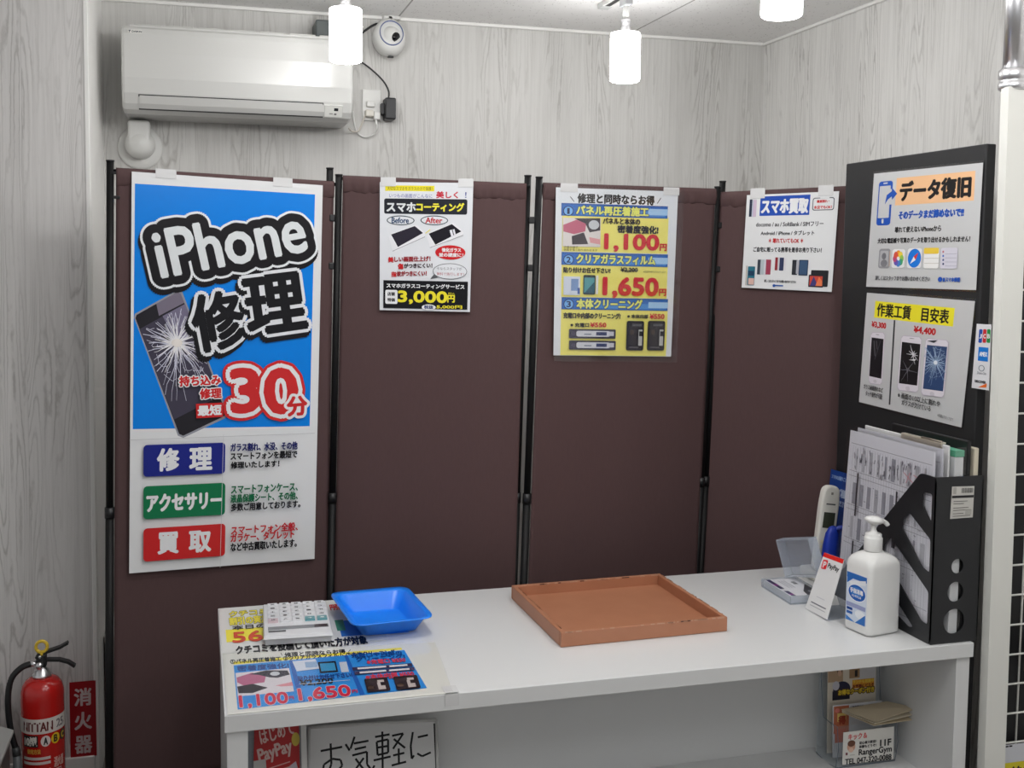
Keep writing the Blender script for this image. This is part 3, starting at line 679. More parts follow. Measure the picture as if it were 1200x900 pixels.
crack(s, 586, 478, 40, 60, 170, (156, 178, 206), 3, inb2, 13, 4); s.ell(586, 478, 22, 24, (226, 232, 240)); s.poly([(536, 350), (600, 346), (576, 362)], (60, 60, 70)); s.ell(566, 660, 28, 24, (206, 200, 208))
s.text('ガラス画面割れなど', 164, 612, 276, 640, BK, bold=.3); s.text('タッチ操作が可能', 176, 650, 272, 680, BK, bold=.3)
s.text('※ 画面の1/3以上に割れや', 362, 674, 608, 708, BK, bold=.5); s.text('ガラスが欠けている', 386, 710, 556, 742, BK, bold=.5); s.text('※詳細はスタッフまで', 598, 786, 690, 806, BK, rot=-3)
ob = thing('work_fee_poster', B2[3], 'white price poster with a yellow heading and three phones, lower one on the black board', 'poster'); o = s.build('printed_sheet'); o.parent = ob; o.matrix_parent_inverse = ob.matrix_basis.inverted()
slab(sub(B2, -0.004, -0.02, 1.008, 1.02, -0.0011), 0.0006, M_FILM).build('laminate_edge', ob)

J = [(1.8535, 2.2920, 1.4960), (1.8535, 2.2390, 1.4975), (1.8535, 2.2390, 1.3376), (1.8535, 2.2920, 1.3372)]
J = [(1.8535, 2.2440 + .0, 1.4967), (1.8535, 2.1938, 1.4978), (1.8535, 2.1929, 1.3376), (1.8535, 2.2528, 1.3372)]
s = Sheet(J, [(828, 248), (905, 252), (890, 638), (790, 622)], (222, 222, 226), rough=0.3)
for x, c in ((848, (30, 80, 170)), (870, (200, 40, 50)), (892, (40, 140, 70))): s.rect(x, 305, 19, 66, c, r=5); s.text('JCB'[(x - 848) // 22], x - 6, 296, x + 6, 316, WH, bold=1)
s.rect(862, 400, 54, 78, (24, 120, 210)); s.text('AMEX', 842, 388, 884, 412, WH, bold=1); s.ell(852, 484, 34, 40, (120, 130, 140)); s.ell(852, 484, 26, 32, (222, 222, 226)); s.text('Diners Club', 828, 508, 878, 524, (70, 80, 100))
s.text('DISCOVER', 812, 566, 874, 584, (40, 40, 46), bold=.8); s.poly([(830, 616), (880, 586), (878, 616)], (232, 110, 40))
ob = thing('card_sticker', J[3], 'narrow white sticker of four payment card logos at the right edge of the black board', 'sticker'); o = s.build('printed_sheet'); o.parent = ob; o.matrix_parent_inverse = ob.matrix_basis.inverted()

# ------------------------------------------------------------------ white post, wire mesh and its black backing
pp = thing('support_post', (1.886, 2.20, 0), 'white square floor post with a chrome pole reaching the ceiling, right of the black board', 'post')
MB().prism([(1.8685, 2.165), (1.9275, 2.165), (1.9275, 2.190), (1.8685, 2.190)], 0.01, M_CREAM).build('foot', pp)
b = MB()
v = []
for z, x in ((0.008, 1.8695), (2.062, 1.8515)):
    v += [(x, 2.166, z), (x + .0605, 2.166, z), (x + .0605, 2.192, z), (x, 2.192, z)]
b.add(v, [(0, 1, 5, 4), (1, 2, 6, 5), (2, 3, 7, 6), (3, 0, 4, 7), (4, 5, 6, 7), (3, 2, 1, 0)], M_CREAM); b.build('square_post', pp)
cxp, cyp = 1.8835, 2.190
MB().lathe([(0.030, 2.058), (0.034, 2.062), (0.034, 2.074), (0.031, 2.077), (0.031, 2.082), (0.034, 2.085), (0.034, 2.104), (0.029, 2.108)], M_CHROME, 32, Matrix.Translation((cxp, cyp, 0))).build('chrome_collar', pp)
MB().cyl((cxp, cyp, 2.10), (cxp, cyp, CEIL - .012), 0.0255, M_CHROME, 32).build('chrome_pole', pp)
MB().cyl((cxp, cyp, CEIL - .014), (cxp, cyp, CEIL), 0.036, M_CHROME, 32).build('ceiling_flange', pp)

mp = thing('wire_mesh_panel', (2.06, 2.18, 0), 'white wire mesh panel fixed to the right of the white square post', 'mesh panel')
b = MB()
for k in range(-5, 20):
    z = 0.437 + 0.0763 * k
    b.cyl((1.927, 2.206, z), (2.215, 2.206, z), 0.0026, M_CREAM, 8)
for k in range(5):
    x = 1.9300 + (0.0660 if k else 0) + 0.0760 * max(k - 1, 0)
    b.cyl((x, 2.2112, 0.03), (x, 2.2112, 1.985), 0.0026, M_CREAM, 8)
b.build('wires', mp)
MB().cyl((1.9270, 2.209, 1.985), (2.215, 2.209, 1.985), 0.0105, M_CREAM, 20).build('top_rail', mp)
bk = MB().box((1.925, 2.236, 0), (2.222, 2.254, 1.972), board_mat('black_backing', (26, 26, 28), (32, 32, 34), 0.6), 0.002).build('backing_board')
tag(bk, 'black board directly behind the white wire mesh, right of the white post', 'backing board')
PT = [(1.9280, 2.200, 0.435), (2.075, 2.200, 0.435), (2.075, 2.200, 0.31), (1.9280, 2.200, 0.31)]
s = Sheet(PT, [(0, 0), (155, 0), (155, 125), (0, 125)], (206, 208, 214), rough=0.3)
s.rect(92, 80, 124, 66, (214, 200, 44)); s.rect(32, 4, 14, 4, BK); s.rect(46, 4, 10, 4, BK); s.text('特価', 50, 60, 120, 100, BK, bold=2)
o = s.build('price_card'); tag(o, 'white price card with a yellow block, hooked low on the wire mesh', 'price card')
b = MB().box((1.9985, 2.178, 0.622), (2.060, 2.200, 0.712), mat((188, 126, 84), 0.5), 0.004)
b.box((2.02, 2.1776, 0.64), (2.05, 2.1782, 0.69), mat((230, 220, 200), 0.5))
o = b.build('hanging_package'); tag(o, 'small orange-brown package hanging on the wire mesh at the right edge', 'package')

# ------------------------------------------------------------------ ceiling lamps on their tracks
def rail(x, y0, y1, label):
    t = thing('lighting_track', (x, (y0 + y1) / 2, CEIL), label, 'lighting track')
    MB().box((x - .018, y0, CEIL - .018), (x - .0098, y1, CEIL), M_WHITE2, .001).box((x + .0098, y0, CEIL - .018), (x + .018, y1, CEIL), M_WHITE2, .001).box((x - .018, y0, CEIL - .004), (x + .018, y1, CEIL), M_WHITE2).build('rail', t)
    MB().box((x - .0095, y0, CEIL - .0175), (x + .0095, y1 - .001, CEIL - .0041), M_BLACK).build('slot', t)
    MB().box((x - .019, y1, CEIL - .019), (x + .019, y1 + .045, CEIL), mat((196, 198, 196), .4), .002).build('end_cap', t)
rail(1.3625, -1.0, 3.52, 'white lighting track with a dark slot, holding the middle lamp and the right lamp')
def pendant(x, y, label):
    t = thing('pendant_lamp', (x, y, 2.231), label, 'ceiling lamp', 'cylindrical white ceiling lamps')
    mt = Matrix.Translation((x, y, 0))
    MB().lathe([(0.0, 2.231), (0.043, 2.2312), (0.0475, 2.234), (0.049, 2.239), (0.049, 2.382), (0.0475, 2.3865), (0.043, 2.388), (0.0, 2.388)], M_LAMP, 40, mt).build('lamp_shade', t)
    MB().lathe([(0.0, 2.3882), (0.0165, 2.3882), (0.017, 2.402), (0.0145, 2.404), (0.0145, 2.416), (0.0165, 2.418), (0.0150, 2.432), (0.0, 2.432)], M_CHROME, 24, mt).build('lamp_holder', t)
    MB().lathe([(0.0115, 2.432), (0.0085, 2.474)], M_WHITE2, 16, mt).build('stem', t)
    MB().box((x - .013, y - .028, 2.474), (x + .013, y + .028, 2.511), mat((170, 172, 174), .35), .003).build('track_adaptor', t)
pendant(1.3625, 3.352, 'lit white cylinder lamp hanging below the end of the ceiling track, middle one of three')
pendant(1.3625, 2.366, 'lit white cylinder lamp cut off by the top edge, rightmost of the three')
pendant(0.437, 3.287, 'lit white cylinder lamp in front of the air conditioner, leftmost of the three')
rail(0.437, -1.0, 3.33, 'white lighting track above the leftmost lamp')

# ------------------------------------------------------------------ air conditioner and what hangs on the back wall
ac = thing('air_conditioner', (0.15, BY, 2.12), 'wide white wall air conditioner above the left part of the screen', 'air conditioner')
def ac_z(x): return 0.0
prof = [(3.988, 2.116), (3.80, 2.114), (3.752, 2.122), (3.736, 2.140), (3.722, 2.172), (3.715, 2.22), (3.714, 2.30), (3.718, 2.362), (3.724, 2.378), (3.735, 2.386), (3.988, 2.386)]
X0, X1 = -0.2295, 0.5200
mx = Matrix(((0, 0, 1, X0), (1, 0, 0, 0), (0, 1, 0, 0), (0, 0, 0, 1)))
tilt = Matrix.Translation((X0, 0, 2.25)) @ Matrix.Rotation(-0.0000, 4, 'Y') @ Matrix.Translation((-X0, 0, -2.25))
MB().prism(prof, X1 - X0, M_AC, tilt @ mx, bev=0.010).build('body', ac)
b = MB().box((-0.205, 3.735, 2.3855), (0.515, 3.775, 2.392), M_AC, .002)
b.build('top_grille_frame', ac)
b = MB()
for i in range(7):
    x = -0.19 + i * 0.1; b.box((x, 3.745, 2.392), (x + 0.085, 3.96, 2.398), mat((190, 190, 186), .5), .001)
b.build('top_grille', ac)
# louver flap, dark air gap, sensor window
def on_front(z):  # y of the front face at height z
    for (y0, z0), (y1, z1) in zip(prof[1:8], prof[2:9]):
        if z0 <= z <= z1: return y0 + (y1 - y0) * (z - z0) / (z1 - z0)
    return 3.714
gap = MB(); 
c = [(-0.178, on_front(2.168) - .0012, 2.168), (0.4205, on_front(2.168) - .0012, 2.168), (0.4205, on_front(2.122) - .0012, 2.122), (-0.178, on_front(2.122) - .0012, 2.122)]
slab(c, .002, mat((58, 58, 58), .6), gap); gap.build('air_gap', ac)
fl = MB(); zz = [2.1645, 2.155, 2.140, 2.1255]
for a_, b_ in zip(zz[:-1], zz[1:]):
    slab([(-0.1745, on_front(a_) - .0032, a_), (0.4180, on_front(a_) - .0032, a_), (0.4180, on_front(b_) - .0032, b_), (-0.1745, on_front(b_) - .0032, b_)], .0028, M_AC, fl)
fl.build('louver', ac)
c = [(0.4245, on_front(2.160) - .0064, 2.160), (0.4860, on_front(2.160) - .0064, 2.160), (0.4860, on_front(2.124) - .0064, 2.124), (0.4245, on_front(2.124) - .0064, 2.124)]
s = Sheet(c, [(0, 0), (60, 0), (60, 40), (0, 40)], (206, 206, 202), rough=.25, thick=.006); s.rect(30, 20, 57, 37, (222, 222, 217)); s.rect(38, 13, 14, 10, (40, 42, 46)); s.rect(22, 28, 12, 4, (150, 150, 148)); s.rect(36, 29, 8, 6, (120, 120, 120)); s.build('sensor_window', ac)
c = [(-0.208, 3.7165, 2.372), (-0.164, 3.7165, 2.372), (-0.164, 3.7155, 2.361), (-0.208, 3.7155, 2.361)]
s = Sheet(c, [(0, 0), (44, 0), (44, 11), (0, 11)], (228, 227, 221), rough=.22, thick=.0004); s.poly([(1, 2), (10, 1), (5, 10), (3, 10), (5, 5)], (60, 70, 84)); s.text('DAIKIN', 13, 2.5, 43, 8.5, (66, 74, 84), bold=.4); s.build('maker_mark', ac)

du = thing('pipe_cover', (-0.186, BY, 1.95), 'white pipe duct with a round wall cap below the left end of the air conditioner', 'pipe cover')
MB().box((-0.224, 3.905, 2.030), (-0.150, 3.989, 2.108), M_WHITE2, .012, 3).build('duct', du)
MB().lathe([(0.076, 0), (0.076, .006), (0.070, .010), (0.052, .012)], M_WHITE2, 40, Matrix.Translation((-0.186, BY - .0005, 2.022)) @ Matrix.Rotation(math.pi / 2, 4, 'X')).build('wall_flange', du)
MB().lathe([(0.0505, .008), (0.050, .05), (0.044, .072), (0.028, .086), (0.0, .090)], M_WHITE2, 40, Matrix.Translation((-0.186, BY - .0005, 2.030)) @ Matrix.Rotation(math.pi / 2, 4, 'X')).build('elbow_dome', du)

rt = MB().box((0.409, 3.86, 2.401), (0.468, 3.984, 2.476), mat((92, 98, 98), .5), .006)
rt.box((0.405, 3.90, 2.3985), (0.474, 3.984, 2.4015), mat((70, 74, 74), .5))
o = rt.build('grey_box'); tag(o, 'dark grey box on top of the air conditioner, behind the leftmost lamp', 'box')

cm = thing('security_camera', (0.70, 3.95, 2.44), 'white round security camera high on the back wall, right of the air conditioner', 'security camera')
cy_, cz_ = 3.93, 2.443
face = Matrix.Translation((0.680, cy_, cz_)) @ Matrix.Rotation(math.radians(74), 4, 'X') @ Matrix.Rotation(math.radians(0), 4, 'Z')
MB().lathe([(0.0, -.035), (0.046, -.035), (0.0585, -.022), (0.0600, .0), (0.0565, .020), (0.047, .032), (0.043, .0335)], M_WHITE2, 40, face, sx=1.0, sy=1.16).build('housing', cm)
MB().lathe([(0.0435, .0325), (0.0435, .0365), (0.0405, .037), (0.0405, .0325)], mat((96, 108, 150), .3), 40, face @ Matrix.Translation((0.003, 0, 0)), sx=1.0, sy=1.12).build('ring', cm)
eye = face @ Matrix.Translation((0.004, -.002, .012)) @ Matrix.Rotation(math.radians(30), 4, 'X') @ Matrix.Rotation(math.radians(24), 4, 'Y')
sp = [(0.0365 * math.sin(math.radians(a)), 0.0365 * math.cos(math.radians(a))) for a in range(90, -1, -6)]
MB().lathe([(0.0365, -.01)] + sp, M_WHITE2, 32, eye).build('eyeball', cm)
MB().lathe([(0.0, .0372), (0.0172, .0342), (0.0165, .0325)], mat((18, 18, 20), .12), 28, eye).build('lens', cm)
b = MB(); b.box((0.664, 3.955, 2.500), (0.698, 3.988, 2.527), M_WHITE2, .003); b.box((0.668, 3.93, 2.488), (0.694, 3.965, 2.508), M_WHITE2, .003); b.prism([(0.684, 3.955), (0.722, 3.955), (0.728, 3.962), (0.728, 3.988), (0.684, 3.988)], .012, M_WHITE2, Matrix.Translation((0, 0, 2.5155)), .001)
b.build('bracket', cm)
MB().box((0.672, 3.902, 2.367), (0.692, 3.918, 2.373), M_BLACK, .001, mtx=None).build('connector', cm)
o = MB().tube([(0.484, 3.95, 2.42), (0.545, 3.955, 2.425), (0.590, 3.95, 2.462), (0.632, 3.945, 2.490), (0.656, 3.95, 2.488), (0.662, 3.957, 2.476)], .0042, M_BLACK).build('cable'); tag(o, 'black cable arching from the grey box to the security camera', 'cable')
ol = thing('wall_outlet', (0.628, BY, 2.21), 'white wall outlet with plugs, just right of the air conditioner', 'outlet')
b = MB(); b.box((0.590, 3.980, 2.148), (0.660, 3.9895, 2.262), M_WHITE2, .003); b.build('cover_plate', ol)
b = MB(); b.box((0.604, 3.962, 2.197), (0.634, 3.9805, 2.218), M_WHITE2, .004); b.build('plug', ol)
b = MB(); b.box((0.598, 3.950, 2.160), (0.628, 3.9805, 2.185), mat((212, 208, 198), .4), .004); b.build('plug', ol)
b = MB(); b.box((0.628, 3.946, 2.150), (0.652, 3.9805, 2.178), M_WHITE2, .004); b.box((0.634, 3.955, 2.132), (0.642, 3.962, 2.152), M_WHITE2, .002); b.build('plug', ol)
b = MB().box((0.667, 3.925, 2.150), (0.706, 3.989, 2.228), mat((30, 30, 33), .4), .005)
b.box((0.655, 3.950, 2.17), (0.668, 3.985, 2.21), mat((30, 30, 33), .4), .002)
b.tube([(0.682, 3.955, 2.226), (0.683, 3.955, 2.255), (0.664, 3.962, 2.292), (0.625, 3.97, 2.330), (0.585, 3.975, 2.358), (0.545, 3.98, 2.374)], .0032, M_BLACK)
o = b.build('power_adapter'); tag(o, 'black power adapter with its thin cord, plugged in beside the wall outlet', 'adapter')
o = MB().tube([(0.640, 3.957, 2.134), (0.640, 3.955, 2.118), (0.630, 3.968, 2.098), (0.600, 3.978, 2.088), (0.572, 3.982, 2.104), (0.560, 3.982, 2.145), (0.556, 3.982, 2.180)], .0030, M_WHITE2).build('cable'); tag(o, 'thin white cable looping under the wall outlet', 'cable')
o = MB().tube([(0.534, 3.93, 2.112), (0.548, 3.95, 2.104), (0.575, 3.965, 2.110), (0.598, 3.962, 2.165)], .0032, mat((200, 194, 184), .5)).build('cable'); tag(o, 'pale cord from the air conditioner corner to the wall outlet', 'cable')

# ------------------------------------------------------------------ flyers taped on the counter
TZ = 0.717
FA = [(0.0480, 2.8720, TZ + .0009), (0.4557, 2.8740, TZ + .0009), (0.4400, 2.5340, TZ + .0009), (0.0490, 2.5340, TZ + .0009)]
s = Sheet(FA, [(257, 713), (435, 699.4), (443, 752), (259.5, 765.5)], (218, 219, 216), rough=.25, thick=.0007).frame(250, 695, 7.06)
s.rect(250, 350, 300, 100, (240, 226, 60)); s.rect(640, 290, 480, 190, (240, 226, 60)); s.rect(1110, 300, 240, 130, (50, 116, 196)); s.rect(1000, 280, 70, 90, (70, 140, 110))
s.text('クチコミ', 130, 146, 420, 188, (236, 222, 60), bold=6, outs=[(6, (96, 96, 80))]); s.text('割引の実施', 130, 200, 440, 262, (236, 222, 60), bold=6, outs=[(6, (96, 96, 80))])
s.text('本日の', 150, 272, 410, 306, BK, bold=6); s.text('560', 150, 324, 500, 404, (206, 70, 36), bold=12)
s.text('円引', 940, 100, 1010, 150, (190, 50, 60), bold=4);
s.text('クチコミを投稿して頂いた方が対象', 170, 408, 1190, 470, BK, bold=4)
o = s.build('flyer'); tag(o, 'white flyer with yellow and red print, lying under the calculator and the blue tray', 'flyer')
FB = [(0.0500, 2.5300, TZ + .0018), (0.5474, 2.4893, TZ + .0018), (0.5200, 2.1815, TZ + .0018), (0.0520, 2.1815, TZ + .0018)]
s = Sheet(FB, [(258.6, 766.7), (509.8, 752.8), (530, 812.6), (266.5, 837.7)], (226, 226, 219), rough=.25, thick=.0008).frame(250, 760, 4.138)
s.poly([(95, 68), (925, -4), (932, 8), (96, 82)], (240, 226, 70)); s.text('修理と同時ならお得', 368, 12, 668, 34, BK, bold=2); s.line(345, 22, 352, 36, 3, BK); s.line(690, 6, 680, 18, 3, BK)
s.text('①パネル再圧着施工 ②クリアガラスフィルム ③本体クリーニング', 104, 31, 920, 52, BK, bold=1.2)
s.poly([(97, 87), (940, 10), (1044, 196), (122, 298)], (44, 142, 224))
s.poly([(388, 62), (406, 60), (470, 258), (440, 262)], (24, 96, 186)); s.poly([(660, 36), (676, 34), (760, 226), (736, 229)], (24, 96, 186))
s.text('密着度強化!', 120, 82, 388, 108, (20, 66, 140), bold=3)
s.poly([(108, 126), (388, 100), (414, 212), (122, 238)], (224, 218, 224)); s.poly([(114, 148), (196, 124), (270, 136), (262, 170), (150, 186), (118, 172)], (188, 106, 140)); s.poly([(180, 132), (270, 112), (380, 112), (392, 132), (330, 148), (286, 146), (230, 134)], (52, 48, 62)); s.ell(316, 128, 50, 20, (210, 214, 220)); s.poly([(118, 192), (200, 178), (280, 196), (200, 222), (126, 224)], (46, 42, 50)); s.poly([(318, 186), (404, 168), (410, 186), (350, 190)], (222, 150, 160))
s.text('1,100', 134, 226, 384, 284, (206, 40, 70), bold=7, outs=[(5, (222, 228, 236))]); s.text('円', 390, 236, 412, 250, (206, 40, 70), bold=2)
s.poly([(404, 68), (520, 56), (540, 104), (428, 118)], (214, 222, 236)); s.rect(500, 84, 60, 28, (150, 180, 216)); s.rect(582, 96, 88, 54, (34, 36, 46)); s.rect(582, 96, 72, 38, (60, 150, 200)); s.rect(660, 96, 36, 50, (196, 206, 220))
s.text('貼り付けお任せ下さい!', 436, 132, 700, 156, (20, 66, 140), bold=2); s.text('¥2,200', 446, 156, 608, 184, BK, bold=2.5); s.line(440, 180, 690, 160, 2.5, (190, 200, 214))
s.text('1,650', 440, 194, 692, 252, (206, 40, 70), bold=7, outs=[(5, (222, 228, 236))]); s.text('円', 700, 206, 724, 220, (206, 40, 70), bold=2)
s.text('充電口や内部の', 696, 24, 930, 44, (20, 60, 130), bold=2.5); s.text('クリーニング!', 720, 42, 944, 64, (20, 60, 130), bold=2.5)
s.text('※充電口 ¥550', 770, 58, 946, 80, (206, 60, 80), bold=1.5)
for y in (98, 118): s.rect(842 + (y - 98) * .5, y, 276, 15, (60, 56, 90)); s.rect(842 + (y - 98) * .5, y, 230, 8, (226, 226, 232)); s.rect(866, y - 1, 14, 9, (60, 56, 90))
s.text('※本体内部 ¥550', 766, 128, 986, 154, (206, 60, 80), bold=1.5)
for x, y in ((818, 184), (954, 174)): s.rect(x, y, 108, 62, (42, 34, 38), r=6); s.rect(x + 18, y, 34, 44, (200, 188, 184)); s.rect(x + 26, y - 4, 22, 16, (42, 34, 38)); s.ell(x - 30, y + 14, 30, 16, (74, 58, 50)); s.rect(x - 20, y - 14, 40, 12, (66, 56, 56))
fbo = thing('flyer', FB[3], 'cream-edged blue price flyer taped flat on the left front corner of the counter', 'flyer'); o = s.build('printed_sheet'); o.parent = fbo; o.matrix_parent_inverse = fbo.matrix_basis.inverted()
slab(sub(FB, 0.0, 0.0, 1.0, 0.998, s.top() + .0004), 0.0003, M_FILM).build('clear_laminate', fbo)
b = MB(); slab([(0.502, 2.1788, TZ + .0004), (0.533, 2.1788, TZ + .0004), (0.533, 2.1788, TZ - .026), (0.502, 2.1788, TZ - .026)], .0006, M_TAPE, b); slab([(0.502, 2.215, TZ + .0042), (0.533, 2.215, TZ + .0042), (0.533, 2.1786, TZ + .0042), (0.502, 2.1786, TZ + .0042)], .0005, M_TAPE, b); b.build('tape', fbo)

# ------------------------------------------------------------------ calculator
cal = thing('calculator', (0.232, 2.665, TZ + .002), 'light grey calculator with its display towards us, left of the blue tray', 'calculator')
CQ = [(0.1600, 2.7950, TZ + .0270), (0.3170, 2.7900, TZ + .0270), (0.3055, 2.5420, TZ + .0290), (0.1470, 2.5500, TZ + .0290)]
def frus(quad_top, zb, ex, m, mb):
    """solid under a top quad with its foot slightly bigger"""
    c = [Vector(p) for p in quad_top]; k = sum(c, Vector()) / 4; bt = [Vector((k.x + (p.x - k.x) * ex, k.y + (p.y - k.y) * ex, zb)) for p in c]
    return mb.add(c + bt, [(0, 3, 2, 1), (4, 5, 6, 7), (0, 1, 5, 4), (1, 2, 6, 5), (2, 3, 7, 6), (3, 0, 4, 7)], m)
M_CALC = mat((206, 207, 211), .35)
b = MB(); frus([(p[0], p[1], p[2] - .006) for p in CQ], TZ + .0055, .97, M_CALC, b); frus(CQ, TZ + .0215, 1.03, mat((218, 219, 222), .35), b); b.build('body', cal)
for x, y in ((.17, 2.77), (.305, 2.77), (.165, 2.57), (.295, 2.565)): MB().cyl((x, y, TZ + .0022), (x, y, TZ + .0064), .008, M_BLACK, 12).build('rubber_foot', cal)
cols = 5; rows = 5
for i in range(cols):
    for j in range(rows):
        a0 = .06 + i * .19; b0 = .03 + j * .125; c = (222, 223, 226)
        if j == 4 and i in (3, 4): c = (96, 152, 160)
        if j == 4 and i == 0: c = (206, 186, 192)
        if j < 4 and i == 2 and False: c = (200, 200, 204)
        kq = sub(CQ, a0, b0, a0 + .15, b0 + .095, .0045)
        mbk = MB(); frus(kq, CQ[0][2], 1.06, mat(c, .4), mbk)
        k = mbk.build('key', cal)
        t = ('MRC', '←', '%', '√', 'GT', 'M+', '0', '00', '.', '=', 'M-', '1', '2', '3', '+', 'C', '4', '5', '6', '-', 'AC', '7', '8', '9', '×')[::-1][j * 5 + i] if True else ''
        sh_ = Sheet([p + Vector((0, 0, .0002)) for p in kq], [(0, 0), (10, 0), (10, 10), (0, 10)], (0, 0, 0), body=False)
        sh_.text(t, 3, 3, 7, 7, (40, 42, 46) if c[0] > 150 else (225, 232, 232), bold=.25, rot=180); q = sh_.build('key_print', k)
slab(sub(CQ, .055, .745, .97, .835, .0008), .0012, mat((128, 130, 134), .2), ).build('display', cal)
slab(sub(CQ, .755, .752, .955, .828, .0014), .0010, mat((66, 58, 62), .2)).build('solar_cell', cal)
sh_ = Sheet(sub(CQ, .06, .86, .32, .905, .0008), [(0, 0), (60, 0), (60, 6), (0, 6)], (70, 70, 74), rough=.3, thick=.0004); sh_.build('strip_print', cal)

# ------------------------------------------------------------------ blue tray
bt = thing('blue_tray', (0.44, 2.65, TZ), 'bright blue plastic tray with flared sides, beside the calculator', 'tray')
RIM = [(0.3270, 2.7850), (0.5360, 2.7950), (0.5560, 2.5300), (0.3520, 2.5100)]
BAS = [(0.3760, 2.7520), (0.5060, 2.7600), (0.5260, 2.5800), (0.3830, 2.5690)]
def rquad(q, r, n=6):
    out = []; Q = [Vector((p[0], p[1], 0)) for p in q]
    for i in range(4):
        p = Q[i]; a = (Q[i - 1] - p).normalized(); c = (Q[(i + 1) % 4] - p).normalized()
        for k in range(n + 1):
            t = k / n; s0 = p + a * r; s1 = p + c * r
            out.append(s0 * (1 - t) ** 2 + p * 2 * t * (1 - t) + s1 * t * t)
    return out
def grow(q, k):
    c = sum((Vector((p[0], p[1], 0)) for p in q), Vector()) / 4; return [tuple(c + (Vector((p[0], p[1], 0)) - c) * (1 + k)) for p in q]
M_BLUE = mat((26, 132, 246), .3, name='blue_plastic')
rings = [(rquad(grow(BAS, -.02), .022), .0022), (rquad(BAS, .024), .004), (rquad(grow(RIM, -.11), .034), .0425), (rquad(grow(RIM, -.075), .034), .0455), (rquad(RIM, .034), .0475), (rquad(RIM, .034), .0500),
         (rquad(grow(RIM, -.09), .032), .0478), (rquad(grow(RIM, -.125), .032), .0445), (rquad(grow(BAS, -.03), .022), .0062), (rquad(grow(BAS, -.06), .020), .0040)]
vs = []; f = []; n = 28
for ring, z in rings: vs += [(p.x, p.y, TZ + z) for p in ring]
for k in range(len(rings) - 1):
    for i in range(n): j = (i + 1) % n; f.append((k * n + i, (k + 1) * n + i, (k + 1) * n + j, k * n + j))
f.append(tuple(range(n))); f.append(tuple((len(rings) - 1) * n + i for i in range(n))[::-1])
MB().add(vs, f, M_BLUE, True).build('dish', bt)
sh_ = None
b = MB(); b.box((0.40, 2.573, TZ + .0020), (0.50, 2.577, TZ + .0030), M_BLUE, .0008); b.build('foot_rib', bt)

# ------------------------------------------------------------------ brown tray
tr = thing('brown_tray', (1.05, 2.585, TZ), 'square reddish brown tray with low sides, in the middle of the counter', 'tray')
M_TRAY = tray_mat()
R2 = Matrix.Translation((1.0505, 2.5865, TZ)) @ Matrix.Rotation(math.radians(1.4), 4, 'Z')
hw, hd, th = .2225, .1955, .0115
MB().box((-hw + .004, -hd + .004, 0), (hw - .004, hd - .004, .009), M_TRAY, .002, mtx=R2).build('base', tr)
sd = [MB().box((-hw, -hd, .0005), (hw, -hd + th, .0375), M_TRAY, .0022, mtx=R2), MB().box((-hw, hd - th, .0005), (hw, hd, .0375), M_TRAY, .0022, mtx=R2),
      MB().box((-hw, -hd + th, .0005), (-hw + th, hd - th, .0373), M_TRAY, .0022, mtx=R2), MB().box((hw - th, -hd + th, .0005), (hw, hd - th, .0373), M_TRAY, .0022, mtx=R2)]
rnd = random.Random(5); M_WORN_HIGHLIGHT = mat((186, 146, 122), .6); M_CHIP = mat((84, 50, 38), .6)  # pale edge marks: wear plus edge highlight painted as colour; dark ones are chips
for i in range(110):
    L = rnd.uniform(.004, .024); e = rnd.randrange(4); t = rnd.uniform(-.92, .92); mm = M_WORN_HIGHLIGHT if rnd.random() < .82 else M_CHIP
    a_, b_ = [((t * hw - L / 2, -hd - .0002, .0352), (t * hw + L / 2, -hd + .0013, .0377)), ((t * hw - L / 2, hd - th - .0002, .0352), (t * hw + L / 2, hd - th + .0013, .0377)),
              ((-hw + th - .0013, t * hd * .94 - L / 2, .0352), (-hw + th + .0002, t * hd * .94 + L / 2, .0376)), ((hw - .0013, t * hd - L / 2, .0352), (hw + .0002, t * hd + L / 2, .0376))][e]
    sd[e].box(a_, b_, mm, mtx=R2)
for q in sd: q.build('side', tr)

# ------------------------------------------------------------------ business card case, payment stand, hand sanitizer
cc = thing('card_case', (1.60, 2.63, TZ), 'open clear plastic card case holding white cards, beside the payment sign', 'card case')
def opentray(x0, y0, x1, y1, h, t, m, mtx, mb):
    mb.box((x0, y0, 0), (x1, y1, t), m, mtx=mtx); mb.box((x0, y0, t), (x1, y0 + t, h), m, mtx=mtx); mb.box((x0, y1 - t, t), (x1, y1, h), m, mtx=mtx)
    mb.box((x0, y0 + t, t), (x0 + t, y1 - t, h), m, mtx=mtx); mb.box((x1 - t, y0 + t, t), (x1, y1 - t, h), m, mtx=mtx); return mb
M_CASE = clear('frosted_clear_plastic', tint=(206, 214, 226), mix=.68, rough=.15)
M_HOLD = clear('clear_acrylic', tint=(214, 220, 228), mix=.95, rough=.05)
RC = Matrix.Translation((1.601, 2.628, TZ)) @ Matrix.Rotation(math.radians(-2), 4, 'Z')
opentray(-.054, -.084, .054, .084, .024, .0022, M_CASE, RC @ Matrix.Translation((0, 0, .0004)), MB()).build('case_base', cc)
LID = Matrix.Translation((1.664, 2.648, TZ + .046)) @ Matrix.Rotation(math.radians(8), 4, 'Z') @ Matrix.Rotation(math.radians(-15), 4, 'X') @ Matrix.Rotation(math.radians(-98), 4, 'Y')
opentray(0, -.072, .108, .072, .030, .0022, M_CASE, LID, MB()).build('case_lid', cc)
b = MB()
for i in range(7): b.box((-.049, -.078 + i * .0003, .003 + i * .0026), (.049 - i * .0004, .078, .0052 + i * .0026), mat((226, 226, 228), .5), mtx=RC)
ob = b.build('business_cards'); tag(ob, 'stack of white business cards lying in the open clear case', 'cards', None)
